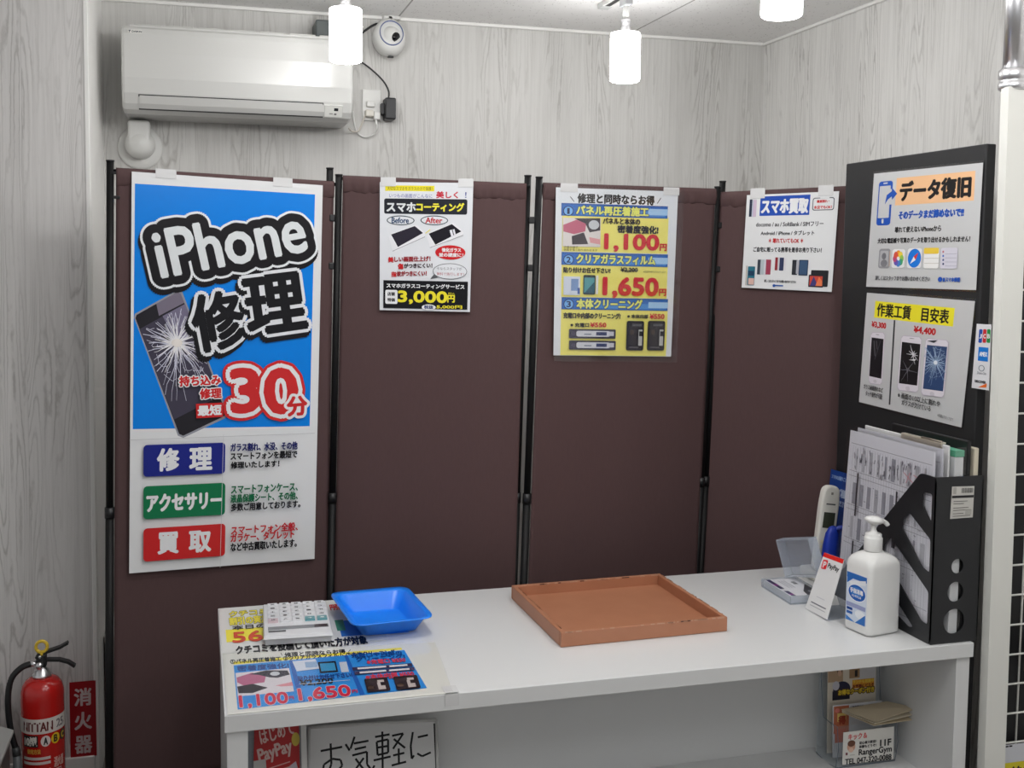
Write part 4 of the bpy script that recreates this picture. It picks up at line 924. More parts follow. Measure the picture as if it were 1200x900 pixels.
s = Sheet([RC @ Vector(p) for p in ((.0455, .076, .0218), (.0455, -.076, .0218), (-.047, -.076, .0218), (-.047, .076, .0218))][:], [(0, 0), (91, 0), (91, 55), (0, 55)], (226, 226, 230), rough=.3, thick=.0004)
s.rect(45, 50, 90, 8, (64, 60, 92)); s.rect(30, 50, 8, 8, (150, 70, 150)); s.rect(58, 50, 12, 8, (226, 226, 230)); s.rect(82, 50, 6, 8, (150, 70, 150)); s.poly([(34, 0), (91, 0), (91, 26), (70, 22)], (60, 60, 66)); s.ell(74, 10, 14, 10, (150, 150, 156)); s.text('名刺', 18, 10, 32, 18, (90, 90, 96), bold=.4)
for y in (26, 31, 36): s.rect(30, y, 40, 1.6, (150, 150, 160))
c = s.build('top_card', ob)

ps = thing('payment_sign', (1.60, 2.46, TZ), 'small leaning white payment sign with a red top edge, in front of the sanitizer bottle', 'payment sign')
PQ = [(1.6205, 2.5110, .8665), (1.6205, 2.4200, .8720), (1.5760, 2.4060, TZ + .001), (1.5680, 2.5110, TZ + .001)]
s = Sheet(PQ, [(0, 0), (90, 0), (90, 150), (0, 150)], (226, 226, 226), rough=.3, thick=.002)
s.rect(45, 5, 90, 11, (226, 44, 40)); s.rect(18, 28, 22, 24, (222, 44, 48), rot=6, r=4); s.text('P', 13, 21, 24, 36, WH, bold=.8, rot=6); s.text('PayPay', 34, 21, 82, 36, (50, 48, 50), bold=.6)
s.rect(45, 128, 62, 3, (110, 112, 120)); s.rect(45, 136, 62, 1.5, (160, 160, 166)); s.rect(45, 110, 34, 1.5, (190, 190, 196))
s.build('sign_face', ps)
b = MB(); slab([(1.6225, 2.5110, .8660), (1.6225, 2.4205, .8710), (1.672, 2.4205, TZ + .0012), (1.672, 2.5110, TZ + .0012)][::1], .002, M_CASE, b)
slab([(1.568, 2.511, TZ + .0023), (1.576, 2.406, TZ + .0023), (1.672, 2.4205, TZ + .0023), (1.672, 2.511, TZ + .0023)][::-1], .0018, M_CASE, b); b.build('acrylic_stand', ps)

sb = thing('sanitizer_bottle', (1.64, 2.31, TZ), 'white pump bottle of hand sanitizer with a blue label, in front of the black file', 'sanitizer bottle')
M_BOT = mat((224, 224, 222), .32, spec=.4, name='white_hdpe')
ang = math.radians(9.5); BT = Matrix.Translation((1.6395, 2.3200, TZ)) @ Matrix.Rotation(ang, 4, 'Z')
hx, hy = .0525, .0450
lv = [(0.0, .93, .012), (.0, .0, 0)]
def brings(levels, m, mtx, mb, r0=.014, n=6):
    vs = []; f = []; N = 4 * (n + 1)
    for z, kx, ky, r in levels: vs += [mtx @ Vector((p[0], p[1], z)) for p in rrect(-kx, -ky, kx, ky, min(r, kx * .999, ky * .999), n)]
    for k in range(len(levels) - 1):
        for i in range(N): j = (i + 1) % N; f.append((k * N + i, k * N + j, (k + 1) * N + j, (k + 1) * N + i))
    f.append(tuple(range(N))[::-1]); f.append(tuple((len(levels) - 1) * N + i for i in range(N)))
    return mb.add(vs, f, m, True)
brings([(.0003, hx - .010, hy - .010, .012), (.001, hx - .006, hy - .006, .013), (.005, hx - .001, hy - .001, .014), (.010, hx, hy, .014), (.100, hx, hy, .014), (.168, hx, hy, .014), (.180, hx - .001, hy - .001, .015), (.190, hx - .006, hy - .005, .018), (.198, hx - .016, hy - .013, .022), (.203, hx - .028, hy - .022, .022), (.206, .0215, .0210, .0200)], M_BOT, BT, MB()).build('bottle_body', sb)
NK = BT @ Matrix.Translation((-.004, 0, 0))
b = MB().lathe([(0.0, .2055), (.0215, .2057), (.0225, .208), (.0225, .238), (.0215, .240), (.0200, .2405), (.0200, .2480), (.0185, .2500), (.0110, .2510), (.0085, .2545), (.0066, .2600), (.0066, .2760), (.0, .2760)], M_BOT, 36, NK); b.build('pump_collar', sb)
HD = NK @ Matrix.Translation((0, 0, .272)) @ Matrix.Rotation(math.radians(7), 4, 'Y')
b = MB().lathe([(0.0, .0), (.0080, .0), (.0160, .0030), (.0225, .0075), (.0248, .0100), (.0240, .0130), (.0190, .0175), (.0095, .0205), (.0, .0213)], M_BOT, 32, HD)
b.tube([HD @ Vector((.008, -.004, .0115)), HD @ Vector((.020, -.008, .0105)), HD @ Vector((.029, -.011, .0065)), HD @ Vector((.034, -.0125, .0015))], .0058, M_BOT, 12); b.build('pump_head', sb)
LQ = [BT @ Vector(p) for p in ((-hx - .0004, .036, .150), (-hx - .0004, -.034, .150), (-hx - .0004, -.034, .026), (-hx - .0004, .036, .026))]
s = Sheet(LQ, [(0, 0), (70, 0), (70, 124), (0, 124)], (206, 216, 230), rough=.25, thick=.0006)
s.rect(35, 8, 68, 14, (46, 106, 184)); s.poly([(2, 2), (40, 2), (2, 30)], (46, 106, 184)); s.poly([(10, 24), (66, 10), (66, 22), (14, 32)], (226, 230, 236)); s.ell(37, 48, 62, 44, (226, 232, 240)); s.ell(37, 48, 58, 40, (32, 92, 178)); s.ell(36, 46, 44, 26, (58, 122, 200))
s.text('手指消毒', 14, 38, 58, 50, WH, bold=.5); s.text('ハンドジェル', 20, 54, 52, 60, WH, bold=.3)
s.rect(35, 82, 66, 11, (150, 158, 196)); s.rect(14, 93, 20, 7, (28, 66, 140)); s.rect(14, 103, 20, 7, (46, 96, 170)); s.ell(50, 100, 34, 22, (228, 232, 238)); s.poly([(2, 124), (2, 112), (34, 124)], (70, 130, 200)); s.poly([(34, 124), (68, 96), (68, 124)], (52, 112, 188))
s.build('label', sb)

# ------------------------------------------------------------------ black magazine file and the papers in it
mf = thing('magazine_file', (1.78, 2.40, TZ), 'black plastic magazine file with diagonal slots, at the right front corner of the counter', 'magazine file')
FX0, FX1, FY0, FY1 = 1.7120, 1.8480, 2.1900, 2.6200
def holed(outline, holes, t, m, mtx, name, parent):
    cu = bpy.data.curves.new('h', 'CURVE'); cu.dimensions = '2D'; cu.fill_mode = 'BOTH'; cu.extrude = t / 2
    for P in [outline] + holes:
        sp_ = cu.splines.new('POLY'); sp_.points.add(len(P) - 1); sp_.use_cyclic_u = True
        for q, p in zip(sp_.points, P): q.co = (p[0], p[1], 0, 1)
    o_ = bpy.data.objects.new('h', cu); C.objects.link(o_); bpy.context.view_layer.update()
    me = bpy.data.meshes.new_from_object(o_.evaluated_get(bpy.context.evaluated_depsgraph_get()))
    b_ = MB().add([mtx @ v_.co for v_ in me.vertices], [tuple(p.vertices) for p in me.polygons], m)
    bpy.data.objects.remove(o_); bpy.data.curves.remove(cu); bpy.data.meshes.remove(me)
    return b_.build(name, parent)
def rpoly(pts, r, n=4):
    out = []; P = [Vector((p[0], p[1], 0)) for p in pts]
    for i, p in enumerate(P):
        a = P[i - 1] - p; c = P[(i + 1) % len(P)] - p; rr = min(r, a.length * .45, c.length * .45); a = a.normalized() * rr; c = c.normalized() * rr
        for k in range(n + 1):
            t_ = k / n; q = (p + a) * (1 - t_) ** 2 + p * 2 * t_ * (1 - t_) + (p + c) * t_ * t_; out.append((q.x, q.y))
    return out
M_FILE = mat((30, 31, 34), .38, name='black_file_plastic')
side_out = rpoly([(FY0, TZ + .001), (FY1, TZ + .001), (FY1, .800), (2.560, .800), (2.248, 1.130), (FY0, 1.130)], .010)
slots = [rpoly(p, .008) for p in (
    [(2.2370, 1.085), (2.2020, 1.088), (2.2020, 1.016), (2.2390, 1.056)],
    [(2.3120, .998), (2.2850, 1.023), (2.2020, .975), (2.2020, .893), (2.2300, .900), (2.3120, .978)],
    [(2.3850, .912), (2.3560, .943), (2.2020, .846), (2.2020, .764), (2.2260, .766), (2.3850, .890)],
    [(2.4600, .826), (2.4300, .858), (2.2540, .741), (2.2740, .735), (2.4600, .800)])]
sidem = Matrix(((0, 0, 1, FX0 + .0015), (1, 0, 0, 0), (0, 1, 0, 0), (0, 0, 0, 1)))
holed(side_out, slots, .003, M_FILE, sidem, 'side_panel', mf)
holed(side_out, slots, .003, M_FILE, Matrix.Translation((FX1 - FX0 - .003, 0, 0)) @ sidem, 'side_panel', mf)
circ = lambda x, z, rx, rz, n=28: [(x + rx * math.cos(2 * math.pi * i / n), z + rz * math.sin(2 * math.pi * i / n)) for i in range(n)]
frm = Matrix(((1, 0, 0, 0), (0, 0, 1, FY0 + .0015), (0, 1, 0, 0), (0, 0, 0, 1)))
holed(rpoly([(FX0, TZ + .001), (FX1, TZ + .001), (FX1, 1.130), (FX0, 1.130)], .003), [circ(1.783, .9085, .0172, .0182), circ(1.780, .845, .0225, .0250), circ(1.779, .7715, .0300, .0310)], .003, M_FILE, frm, 'front_panel', mf)
MB().box((FX0 + .003, FY1 - .003, TZ + .001), (FX1 - .003, FY1, .800), M_FILE).build('back_panel', mf)
MB().box((FX0 + .003, FY0 + .003, TZ + .001), (FX1 - .003, FY1 - .003, TZ + .004), M_FILE).build('bottom', mf)
LQ = [(1.7580, FY0 - .0004, 1.106), (1.8215, FY0 - .0004, 1.1045), (1.8205, FY0 - .0004, 1.0275), (1.7560, FY0 - .0004, 1.027)]
s = Sheet(LQ, [(0, 0), (64, 0), (64, 78), (0, 78)], (198, 196, 190), rough=.5, thick=.0004)
for i in range(14): s.rect(28 + i * 2.4, 10, 1.0 + (i % 3) * .4, 12, (70, 70, 70))
s.rect(8, 10, 9, 16, (170, 168, 162)); s.rect(32, 25, 62, 6, (44, 44, 46)); 
for i, (y, wd) in enumerate(((36, 40), (42, 30), (52, 44), (58, 52), (66, 30), (72, 50))): s.rect(6 + wd / 2, y, wd, 1.6, (110, 108, 104))
s.rect(50, 64, 18, 12, (172, 170, 164)); s.build('price_label', mf)
FRG = (148, 148, 156); FRD = (52, 50, 56)
def form(s):
    """printed table of a repair form on a 360 x 470 sheet"""
    L = s.nxt()
    for x in range(20, 350, 11): s.line(x, 40, x, 440, 1.1, (176, 176, 186), L)
    for y in (34, 110, 124, 205, 218, 300, 314, 400, 440): s.line(10, y, 350, y, 1.4, FRG, L)
    rnd = random.Random(3)
    for bx in range(10):
        for by in range(3): s.rect(40 + bx * 32, 76 + by * 95, rnd.choice((8, 12, 16)), 60, rnd.choice([(150, 150, 160), (172, 172, 180), (186, 186, 194)]))
    for i in range(60): s.rect(24 + rnd.random() * 310, 46 + rnd.random() * 60, 3, rnd.uniform(4, 18), rnd.choice([(120, 120, 130), (100, 98, 108), (150, 146, 156)]), rot=rnd.uniform(-20, 20))
    for i in range(80): s.rect(24 + rnd.random() * 310, 130 + rnd.random() * 300, rnd.uniform(3, 9), 2, (130, 130, 140))
    s.rect(60, 170, 7, 120, FRD); s.rect(60, 340, 7, 80, FRD); s.rect(228, 180, 7, 110, FRD); s.rect(225, 262, 14, 26, FRD)
    s.line(250, 70, 300, 96, 2, (206, 130, 140)); s.line(262, 96, 276, 66, 2, (206, 130, 140)); s.line(290, 70, 330, 80, 2, (206, 130, 140))
def leaf(x, y0t, y1t, y0b, y1b, zt, zb, col, label, name, cat, lean=0.0, prt=True, film=True, th=.0012):
    Q = [(x + lean, y0t, zt), (x + lean, y1t, zt), (x, y1b, zb), (x, y0b, zb)]
    s = Sheet(Q, [(0, 0), (360, 0), (360, 470), (0, 470)], col, rough=.4, thick=th)
    if prt: form(s)
    t_ = thing(name, Q[3], label, cat); o_ = s.build('paper', t_); 
    if film: slab(sub(Q, -.012, -.012, 1.012, .998, s.top() + .0006), .0004, M_FILM).build('clear_sleeve', t_); slab(sub(Q, -.012, -.012, 1.012, .998, -.0022), .0004, M_FILM).build('clear_sleeve', t_)
    return t_
leaf(1.7215, 2.5600, 2.2080, 2.5980, 2.2080, 1.188, TZ + .0055, (216, 216, 224), 'clear sleeve with a printed table form, foremost in the black magazine file', 'document_sleeve', 'document')
leaf(1.7375, 2.5500, 2.2000, 2.5880, 2.2000, 1.196, TZ + .0055, (206, 206, 214), 'second printed form sleeve, right behind the foremost one in the black file', 'document_sleeve', 'document')
cb = thing('clipboard', (1.757, 2.40, TZ + .006), 'white clipboard with a long silver clip, standing in the black file behind the form sleeves', 'clipboard')
MB().box((1.752, 2.200, TZ + .0055), (1.757, 2.540, 1.204), mat((214, 214, 214), .4), .002).build('board', cb)
b = MB().box((1.7485, 2.222, 1.186), (1.7520, 2.380, 1.207), mat((196, 188, 176), .3, .6), .0015); b.box((1.7490, 2.222, 1.2035), (1.762, 2.380, 1.2085), mat((196, 188, 176), .3, .6), .0015); b.cyl((1.7515, 2.225, 1.209), (1.7515, 2.300, 1.209), .003, mat((150, 140, 128), .3, .8), 10); b.build('clip', cb)
gf = thing('clear_folder', (1.775, 2.3, TZ + .006), 'clear folder with a green header strip, standing between the clipboard and the beige folder', 'folder')
MB().box((1.7700, 2.1980, TZ + .0055), (1.7950, 2.5200, 1.176), mat((212, 214, 216), .4), .002).build('papers', gf)
MB().box((1.7695, 2.1965, 1.176), (1.7955, 2.4300, 1.192), mat((92, 168, 136), .4), .001).build('green_header', gf)
slab([(1.7690, 2.1955, 1.200), (1.8000, 2.1955, 1.200), (1.8000, 2.1955, TZ + .006), (1.7690, 2.1955, TZ + .006)], .0004, M_FILM).build('clear_cover', gf)
o = MB().box((1.8055, 2.1990, TZ + .0055), (1.8165, 2.5000, 1.214), M_BLACK, .003).build('folder'); tag(o, 'thin black folder standing in the magazine file beside the beige one', 'folder')
o = MB().box((1.8250, 2.1985, TZ + .0055), (1.8390, 2.4800, 1.196), mat((204, 196, 176), .6), .003).build('folder'); tag(o, 'beige folder standing at the right edge of the black magazine file', 'folder')

# ------------------------------------------------------------------ cordless phone, blue pouch and leaflet behind the sanitizer
ph = thing('cordless_phone', (1.76, 2.755, TZ), 'white cordless phone handset standing upright at the back right corner of the counter', 'phone')
up = Vector((.131, .03, .99)).normalized(); rt_ = Vector((.945, -.02, -.25)); rt_ = (rt_ - up * rt_.dot(up)).normalized(); nn = up.cross(rt_) * -1
if nn.y > 0: nn = -nn
org = Vector((1.7545, 2.748, .756))
PM = Matrix.Translation(org) @ Matrix((rt_, up, -nn * -1)).transposed().to_4x4()
M_PH = mat((224, 222, 214), .35, name='white_phone_plastic')
out_ = rpoly([(-.027, -.015), (.027, -.015), (.0305, .18), (.026, .240), (-.026, .240), (-.0305, .18)], .022, 6)
MB().prism(out_, .024, M_PH, PM, bev=.006).build('handset', ph)
sg = PM @ Vector((0, 0, .024)); sgn = 1 if (PM @ Vector((0, 0, .024)) - org).dot(nn) > 0 else -1
zf = .0242 if sgn > 0 else -.0002
fq = lambda x0, y0, x1, y1, e=.0: [PM @ Vector(p) for p in ((x0, y1, zf + sgn * e), (x1, y1, zf + sgn * e), (x1, y0, zf + sgn * e), (x0, y0, zf + sgn * e))]
def face_sheet(x0, y0, x1, y1, col, name, e=.0004, draw=None):
    s_ = Sheet(fq(x0, y0, x1, y1, e), [(0, 0), (10, 0), (10, 10), (0, 10)], col, rough=.25, thick=.0005)
    if s_.n.dot(nn) < 0: s_ = Sheet([fq(x0, y0, x1, y1, e)[i] for i in (1, 0, 3, 2)], [(0, 0), (10, 0), (10, 10), (0, 10)], col, rough=.25, thick=.0005)
    if draw: draw(s_)
    return s_.build(name, ph)
face_sheet(-.0185, .116, .0185, .162, (66, 70, 60), 'screen')
face_sheet(-.0035, .214, .0035, .221, (150, 148, 140), 'earpiece')
face_sheet(-.015, .184, .015, .188, (96, 96, 96), 'maker_line')
for i in range(3):
    for j in range(4): face_sheet(-.0185 + i * .0135, .070 - j * .0150, -.0085 + i * .0135, .080 - j * .0150, (236, 226, 196), 'key')
cr_ = MB(); cr_.box((1.722, 2.715, TZ + .0003), (1.794, 2.800, TZ + .030), M_PH, .008, 3); cr_.build('charging_cradle', ph)
pch = MB()
lvp = [(TZ + .0004, .020, .013), (TZ + .004, .026, .018), (TZ + .06, .028, .020), (TZ + .12, .026, .018), (TZ + .155, .021, .014), (TZ + .172, .012, .008), (TZ + .176, .004, .003)]
vs = []; f = []; n = 28
for z, rx, ry in lvp:
    for i in range(n):
        a = 2 * math.pi * i / n; g = 1 + .07 * math.cos(a * 5) * (z - TZ) / .18; vs.append((1.7405 + (z - TZ) * .06 + rx * math.cos(a) * g, 2.672 + ry * math.sin(a) * g, z))
for k in range(len(lvp) - 1):
    for i in range(n): j = (i + 1) % n; f.append((k * n + i, k * n + j, (k + 1) * n + j, (k + 1) * n + i))
f.append(tuple(range(n))[::-1]); f.append(tuple((len(lvp) - 1) * n + i for i in range(n)))
pch.add(vs, f, mat((22, 52, 160), .45), True)
po = thing('blue_pouch', (1.744, 2.672, TZ), 'deep blue upright pouch standing just in front of the white cordless phone', 'pouch')
pch.build('pouch_body', po)
b = MB(); b.tube([(1.756, 2.664, TZ + .168), (1.772, 2.656, TZ + .172), (1.782, 2.653, TZ + .150), (1.778, 2.653, TZ + .105), (1.768, 2.660, TZ + .085)], .0075, mat((22, 50, 150), .45), 10); b.build('strap', po)
LF = [(1.8480, 2.8240, 1.0200), (1.8540, 2.7300, 1.0240), (1.8540, 2.7300, TZ + .001), (1.8480, 2.8240, TZ + .001)]
LF = [(1.8480, 2.8420, 1.0210), (1.8480, 2.7430, 1.0240), (1.8250, 2.7430, TZ + .001), (1.8250, 2.8420, TZ + .001)]
s = Sheet(LF, [(0, 0), (100, 0), (100, 300), (0, 300)], (30, 66, 140), rough=.35, thick=.001)
s.text('スマホのお困りごと', 8, 14, 84, 26, (150, 176, 214), bold=.5); s.text('ご相談', 50, 50, 96, 74, (180, 196, 222), bold=1.2); s.text('ください', 50, 84, 96, 100, (170, 190, 220), bold=1)
o = s.build('leaflet'); tag(o, 'dark blue leaflet leaning on the black board behind the cordless phone', 'leaflet')

# ------------------------------------------------------------------ things on the open shelf under the counter
SZ = 0.340
wbd = thing('whiteboard', (0.40, 2.42, SZ), 'small framed whiteboard with handwritten black characters, standing under the counter', 'whiteboard')
WQ = [(0.2400, 2.4350, .5630), (0.5400, 2.4350, .5490), (0.5400, 2.4000, SZ + .001), (0.2340, 2.4000, SZ + .001)]
s = Sheet(WQ, [(0, 0), (157, 0), (157, 115), (0, 115)], (212, 212, 212), rough=.25, thick=.004)
IK = (26, 26, 28)
def brush(pts, wd=2.6):
    for (x0, y0), (x1, y1) in zip(pts[:-1], pts[1:]): s.line(x0, y0, x1, y1, wd, IK, lay_)
lay_ = s.nxt()
for st_ in ([(14, 28), (40, 25)], [(26, 20), (27, 44), (24, 52), (17, 50), (18, 44), (28, 38), (38, 40), (40, 47), (34, 53)], [(44, 22), (49, 30)],
            [(55, 14), (50, 28)], [(54, 22), (72, 20)], [(55, 29), (69, 27)], [(52, 36), (70, 33), (70, 48), (76, 56), (79, 50)], [(56, 40), (66, 54)], [(66, 40), (55, 54)],
            [(80, 16), (98, 14)], [(82, 22), (96, 20), (96, 36), (83, 38), (82, 22)], [(83, 29), (96, 28)], [(78, 44), (99, 41)], [(89, 10), (89, 56)],
            [(101, 16), (115, 14), (102, 32)], [(103, 20), (117, 32)], [(102, 40), (116, 38)], [(109, 32), (109, 50)], [(100, 52), (118, 49)],
            [(127, 13), (124, 30), (125, 46), (128, 42)], [(133, 20), (146, 18)], [(132, 40), (138, 44), (149, 40)], [(154.5, 4), (155.5, 58), (155.5, 104)],
            [(16, 70), (30, 68), (22, 84), (34, 92)], [(44, 68), (62, 66)], [(52, 62), (50, 92)], [(72, 66), (90, 64), (78, 92)], [(100, 66), (118, 64)], [(108, 60), (108, 92)]):
    brush(st_)
s.build('writing_surface', wbd)
b = MB(); Wv = [Vector(p) for p in WQ]; nW = (Wv[3] - Wv[0]).cross(Wv[1] - Wv[0]).normalized()
for i in range(4): b.cyl(Wv[i] - nW * .002, Wv[(i + 1) % 4] - nW * .002, .0042, mat((196, 196, 194), .35), 10)
b.build('frame', wbd)
pf = thing('payment_leaflet', (0.16, 2.39, SZ), 'red payment leaflet in a clear stand, under the left end of the counter', 'leaflet')
LQ = [(0.1170, 2.4200, .6200), (0.2150, 2.4200, .6200), (0.2150, 2.3700, SZ + .004), (0.1070, 2.3700, SZ + .004)]
s = Sheet(LQ, [(0, 0), (100, 0), (100, 280), (0, 280)], (188, 44, 46), rough=.3, thick=.0012)
s.text('はじめて', 12, 36, 88, 66, (226, 196, 190), bold=.8, rot=12); s.text('PayPay', 10, 76, 84, 112, (226, 196, 190), bold=1.2, rot=12); s.ell(92, 70, 18, 30, (214, 190, 80)); s.poly([(0, 108), (26, 106), (30, 150), (0, 160)], (206, 204, 202)); s.poly([(58, 140), (92, 118), (100, 150), (70, 172)], (206, 196, 206)); s.rect(50, 124, 60, 2.5, (222, 170, 166), rot=12); s.rect(52, 134, 60, 2, (222, 170, 166), rot=12); s.rect(50, 200, 80, 50, (224, 214, 212))
s.build('leaflet_sheet', pf)
b = MB(); slab([(0.0960, 2.4250, .612), (0.2260, 2.4250, .612), (0.2260, 2.3780, SZ + .003), (0.0960, 2.3780, SZ + .003)], .002, M_CASE, b); b.box((0.0960, 2.340, SZ + .0006), (0.2260, 2.42, SZ + .003), M_CASE); slab([(0.2180, 2.3980, .596), (0.2300, 2.4020, .596), (0.2320, 2.3500, SZ + .004), (0.2180, 2.3460, SZ + .004)], .002, mat((212, 212, 210), .4), b); b.build('clear_stand', pf)

br = thing('brochure_holder', (1.65, 2.42, SZ), 'clear brochure holder on the shelf under the right end of the counter', 'brochure holder')
b = MB(); HX0, HX1, HYF, HYB = 1.5800, 1.7560, 2.3640, 2.4560
b.box((HX0, HYF, SZ + .0004), (HX1, HYB, SZ + .0034), M_HOLD); b.box((HX0, HYF, SZ + .0034), (HX1, HYF + .002, .452), M_HOLD)
b.box((HX0, HYB - .002, SZ + .0034), (HX1, HYB, .600), M_HOLD)
for x in (HX0, HX1 - .002): b.prism([(HYF, SZ + .0034), (HYB, SZ + .0034), (HYB, .600), (HYB - .010, .600), (HYB - .028, .452), (HYF, .452)], .002, M_HOLD, Matrix(((0, 0, 1, x), (1, 0, 0, 0), (0, 1, 0, 0), (0, 0, 0, 1))))
b.build('clear_pockets', br)
b = MB(); dk = mat((104, 116, 130), .3)
for x in (HX0, HX1): b.tube([(x, HYB, .600), (x, HYB - .010, .600), (x, HYB - .028, .452), (x, HYF, .452), (x, HYF, SZ + .004), (x, HYB, SZ + .004)], .0009, dk, 6, 2)
b.tube([(HX0, HYF, SZ + .003), (HX1, HYF, SZ + .003)], .0009, dk, 6, 2); b.build('pocket_edges', br)
LA = [(1.6010, 2.4500, .6400), (1.7480, 2.4500, .6400), (1.7480, 2.4380, SZ + .005), (1.6010, 2.4380, SZ + .005)]
s = Sheet(LA, [(128, -60), (548, -60), (548, 780), (128, 780)], (222, 212, 196), rough=.4, thick=.001)
s.rect(470, 120, 150, 240, (214, 212, 214)); s.rect(196, 150, 130, 180, (190, 160, 130)); s.ell(232, 150, 44, 90, (74, 56, 48)); s.ell(232, 176, 34, 50, (214, 176, 150)); s.rect(360, 150, 90, 150, (170, 136, 100)); s.rect(374, 190, 24, 50, (40, 34, 34)); s.ell(250, 300, 150, 120, (40, 38, 66)); s.rect(245, 345, 150, 70, (36, 34, 50)); s.ell(200, 270, 60, 70, (206, 204, 214)); s.rect(436, 272, 190, 66, (226, 156, 50)); s.text('ランチも営業中', 346, 242, 528, 268, (236, 206, 80), bold=3); s.text('お気軽にどうぞ', 346, 276, 528, 300, (120, 40, 36), bold=3); s.text('お得なクーポン付き', 220, 304, 530, 344, (236, 206, 60), bold=4, outs=[(9, (90, 60, 40))])
o = s.build('brochure'); tag(o, 'taller beige brochure with orange lettering, rear one in the clear brochure holder', 'brochure')
LB = [(1.6010, 2.4180, .4840), (1.7500, 2.4180, .4830), (1.7500, 2.4120, SZ + .005), (1.6010, 2.4120, SZ + .005)]
s = Sheet(LB, [(148, 395), (560, 362), (575, 830), (165, 850)], (214, 214, 218), rough=.4, thick=.001)
s.rect(222, 520, 124, 240, (186, 108, 76)); s.rect(224, 500, 70, 74, (236, 206, 120)); s.text('得', 200, 488, 256, 560, (150, 60, 40), bold=4); s.ell(186, 440, 40, 40, (220, 130, 120)); s.ell(246, 446, 44, 40, (232, 220, 214)); s.rect(220, 660, 90, 120, (196, 96, 66))
s.text('ご予約受付中', 290, 400, 400, 420, (50, 60, 90), bold=2); s.text('各種コース', 424, 392, 536, 412, (50, 60, 90), bold=2)
for y in (440, 465, 490): s.rect(330, y, 60, 8, (170, 130, 136))
s.rect(384, 470, 40, 60, (130, 130, 136)); s.rect(460, 470, 70, 34, (190, 60, 110)); s.rect(520, 456, 40, 30, (170, 90, 130)); s.rect(480, 440, 90, 5, (150, 150, 160))
o = s.build('brochure'); tag(o, 'shorter white brochure with an orange picture, front one in the clear brochure holder', 'brochure')
CQ2 = [(1.5975, 2.3620, .4360), (1.7480, 2.3620, .4360), (1.7500, 2.3620, .3480), (1.5975, 2.3620, .3500)]
s = Sheet(CQ2, [(228, 605), (640, 560), (648, 812), (235, 858)], (226, 224, 218), rough=.4, thick=.001)
s.text('キック＆', 270, 612, 420, 656, (214, 110, 110), bold=3); s.ell(298, 716, 66, 74, (206, 160, 136)); s.ell(298, 690, 62, 50, (110, 72, 56)); s.ell(298, 742, 40, 36, (226, 190, 168)); s.rect(264, 772, 16, 20, (120, 60, 70)); s.rect(310, 780, 40, 6, (190, 186, 180))
s.text('初心者大歓迎！', 362, 668, 500, 690, (60, 58, 60), bold=2); s.text('体験もどうぞ！', 362, 698, 500, 720, (60, 58, 60), bold=2); s.text('11F', 532, 658, 620, 706, BK, bold=2.4); s.text('RangerGym', 362, 722, 628, 780, BK, bold=1.8); s.text('TEL 047-320-0088', 256, 792, 628, 834, BK, bold=1.6)
o = s.build('shop_card'); tag(o, 'white gym card with black lettering, stuck on the front of the clear brochure holder', 'card')
fy = thing('flyer_bundle', (1.70, 2.36, .453), 'folded beige flyers lying across the front of the clear brochure holder, sticking out right', 'flyers')
b = MB()
for i in range(3):
    z = .4640 + i * .0045
    b.add([(1.618 - i * .002, 2.400, z + .006), (1.668, 2.335 - i * .004, z - .002 - (2 - i) * .002), (1.822 - i * .006, 2.350, z - .010 + i * .010), (1.760, 2.412, z + .004 + i * .002), (1.618 - i * .002, 2.400, z + .0075), (1.668, 2.335 - i * .004, z - .0005 - (2 - i) * .002), (1.822 - i * .006, 2.350, z - .0085 + i * .010), (1.760, 2.412, z + .0055 + i * .002)],
          [(0, 3, 2, 1), (4, 5, 6, 7), (0, 1, 5, 4), (1, 2, 6, 5), (2, 3, 7, 6), (3, 0, 4, 7)], mat(((206, 190, 160), (214, 204, 182), (196, 182, 156))[i], .6))
b.build('folded_sheets', fy)

# ------------------------------------------------------------------ fire extinguisher corner on the left
fe = thing('fire_extinguisher', (-0.447, 3.30, 0), 'red fire extinguisher with black levers, standing at the left wall', 'fire extinguisher')
FT = Matrix.Translation((-0.447, 3.30, 0)); M_RED = mat((186, 30, 26), .22, coat=.3, name='red_paint')
MB().lathe([(0.0, .001), (.052, .001), (.0585, .006), (.0595, .012), (.0595, .362), (.0585, .380), (.054, .396), (.045, .408), (.034, .414), (.024, .417), (.0, .417)], M_RED, 48, FT).build('cylinder', fe)
MB().lathe([(.0600, .0), (.0615, .001), (.0615, .020), (.0600, .022)], M_BLACK, 48, FT).build('base_ring', fe)
MB().lathe([(0.0, .4165), (.026, .4165), (.0265, .424), (.022, .428), (.0215, .437), (.015, .440), (.0135, .448), (.0, .448)], M_CHROME, 32, FT).build('neck_collar', fe)
b = MB(); b.box((-.461, 3.286, .446), (-.433, 3.314, .486), M_BLACK, .005); b.cyl((-.450, 3.284, .458), (-.450, 3.268, .458), .0095, M_CHROME, 20); b.cyl((-.449, 3.282, .482), (-.449, 3.276, .482), .004, M_CHROME, 12); b.build('valve_head', fe)
